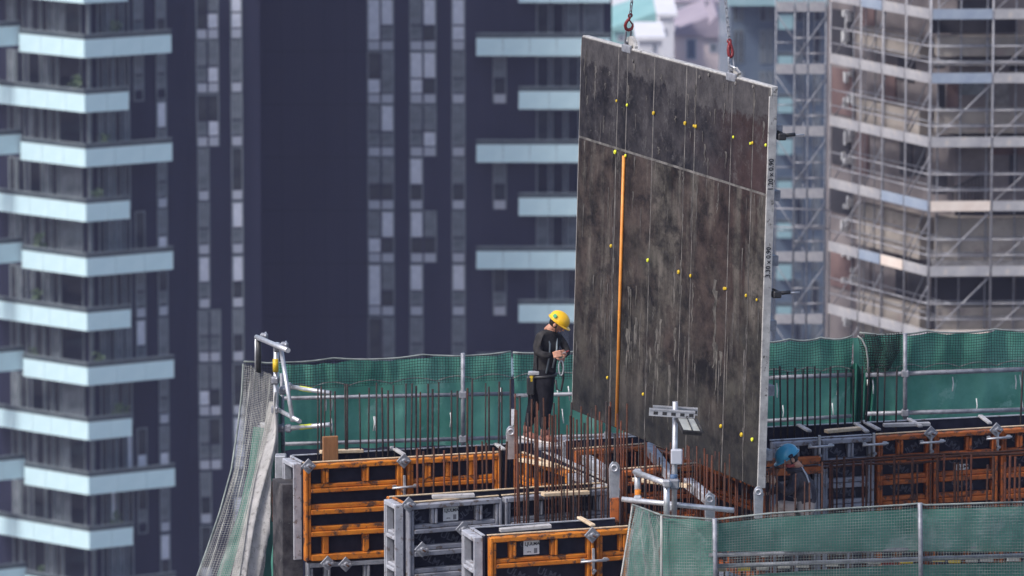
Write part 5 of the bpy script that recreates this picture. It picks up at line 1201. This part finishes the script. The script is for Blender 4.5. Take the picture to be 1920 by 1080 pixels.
# crouching worker behind the foreground fence
Y2 = 70.0
def b2(x, y, dy=0): return PY(x, y, Y2 + dy)
rt2 = thing('person', 'crouching worker in blue helmet and dark jacket behind the foreground fence', 'person', b2(1490, 1020))
S2 = [(b2(1512, 962), (.135, .15)), (b2(1511, 940), (.125, .145)), (b2(1507, 915), (.13, .16)), (b2(1500, 893), (.12, .155)), (b2(1491, 876, -.02), .064), (b2(1486, 868, -.03), .058),
      (b2(1492, 900, -.17), .076), (b2(1486, 916, -.22), .064), (b2(1476, 924, -.26), .054), (b2(1464, 914, -.28), .046), (b2(1454, 905, -.28), .034),
      (b2(1503, 892, .15), .074), (b2(1488, 905, .2), .06), (b2(1470, 915, .2), .05), (b2(1452, 920, .15), .045), (b2(1440, 925, .1), .034),
      (b2(1506, 968, -.09), .11), (b2(1484, 955, -.12), .098), (b2(1460, 944, -.14), .078), (b2(1461, 970, -.10), .065), (b2(1464, 1000, -.06), .048),
      (b2(1508, 968, .10), .11), (b2(1490, 962, .16), .095), (b2(1468, 955, .2), .075), (b2(1474, 985, .2), .062), (b2(1482, 1004, .2), .046)]
E2 = [(0, 1), (1, 2), (2, 3), (3, 4), (4, 5), (3, 6), (6, 7), (7, 8), (8, 9), (9, 10), (3, 11), (11, 12), (12, 13), (13, 14), (14, 15), (0, 16), (16, 17), (17, 18), (18, 19), (19, 20), (0, 21), (21, 22), (22, 23), (23, 24), (24, 25)]
SM2 = [1, 0, 0, 0, 0] + [0] * 10 + [1] * 10
h1_ = hand(b2(1454, 905, -.28), b2(1443, 899, -.28) - b2(1454, 905, -.28), V((0, .9, -.5)), .5, 1.05); h2_ = hand(b2(1440, 925, .1), b2(1428, 928, .05) - b2(1440, 925, .1), V((0, -.3, -.9)), .5, 1.05)
s3, o3 = shoe(b2(1464, 1004, -.06), V((-.9, -.4, 0))); s4, o4 = shoe(b2(1482, 1008, .2), V((-.9, -.4, 0)))
body_object(S2, E2, ['navycloth', 'beige', 'skin', 'shoe', 'sole', 'glove'], SM2, rt2.location, [(h1_, 5), (h2_, 5), (s3, 3), (o3, 4), (s4, 3), (o4, 4)], rt2)
head_and_helmet(rt2, b2(1479, 860, -.06), R(205), R(28), R(8), 'helm_blue', s=1.08, goggles=True)
MB().path([b2(1490 + 13 * math.cos(a), 879 + 3.5 * math.sin(a), -.03 - .12 * math.sin(a)) for a in [2 * math.pi * i / 16 for i in range(16)]], .032, 8, True).build('neck_gaiter', 'navycloth', rt2)
MB().path([b2(1470, 872, -.14), b2(1480, 874, -.165), b2(1489, 873, -.14)], .02, 8).build('scarf', 'teeshade', rt2)
MB().path([b2(1503, 876, -.10), b2(1512, 890, -.135), b2(1518, 908, -.14), b2(1520, 935, -.13)], .010, 6).build('harness_strap', 'spandrel', rt2)
st_ = MB().bbox((-.5, -.5, -.05), (.5, .5, 0), .01); o = put('timber_step', st_.mesh('timber_step', 'plank'), None, V((b2(1478, 1004).x, Y2 + .05, b2(1464, 1004, -.06).z - .109)), (0, 0, R(17.5))); tag(o, 'grey board under the crouching blue helmeted worker', 'board')

# ------------------------------------------------------------------ city air
hz = MB().box((-2600, -600, -1), (2600, 5100, 124)).build('haze', None); tag(hz, kind='stuff'); tag(hz, 'thin bluish city haze between the towers', 'haze')
hm = bpy.data.materials.new('haze'); hm.use_nodes = True; N = hm.node_tree.nodes; N.remove(N['Principled BSDF'])
pv = N.new('ShaderNodeVolumePrincipled'); pv.inputs['Color'].default_value = (.62, .63, .98, 1); pv.inputs['Density'].default_value = .00023; pv.inputs['Anisotropy'].default_value = .2
hm.node_tree.links.new(pv.outputs[0], N['Material Output'].inputs['Volume']); hz.data.materials.append(hm)
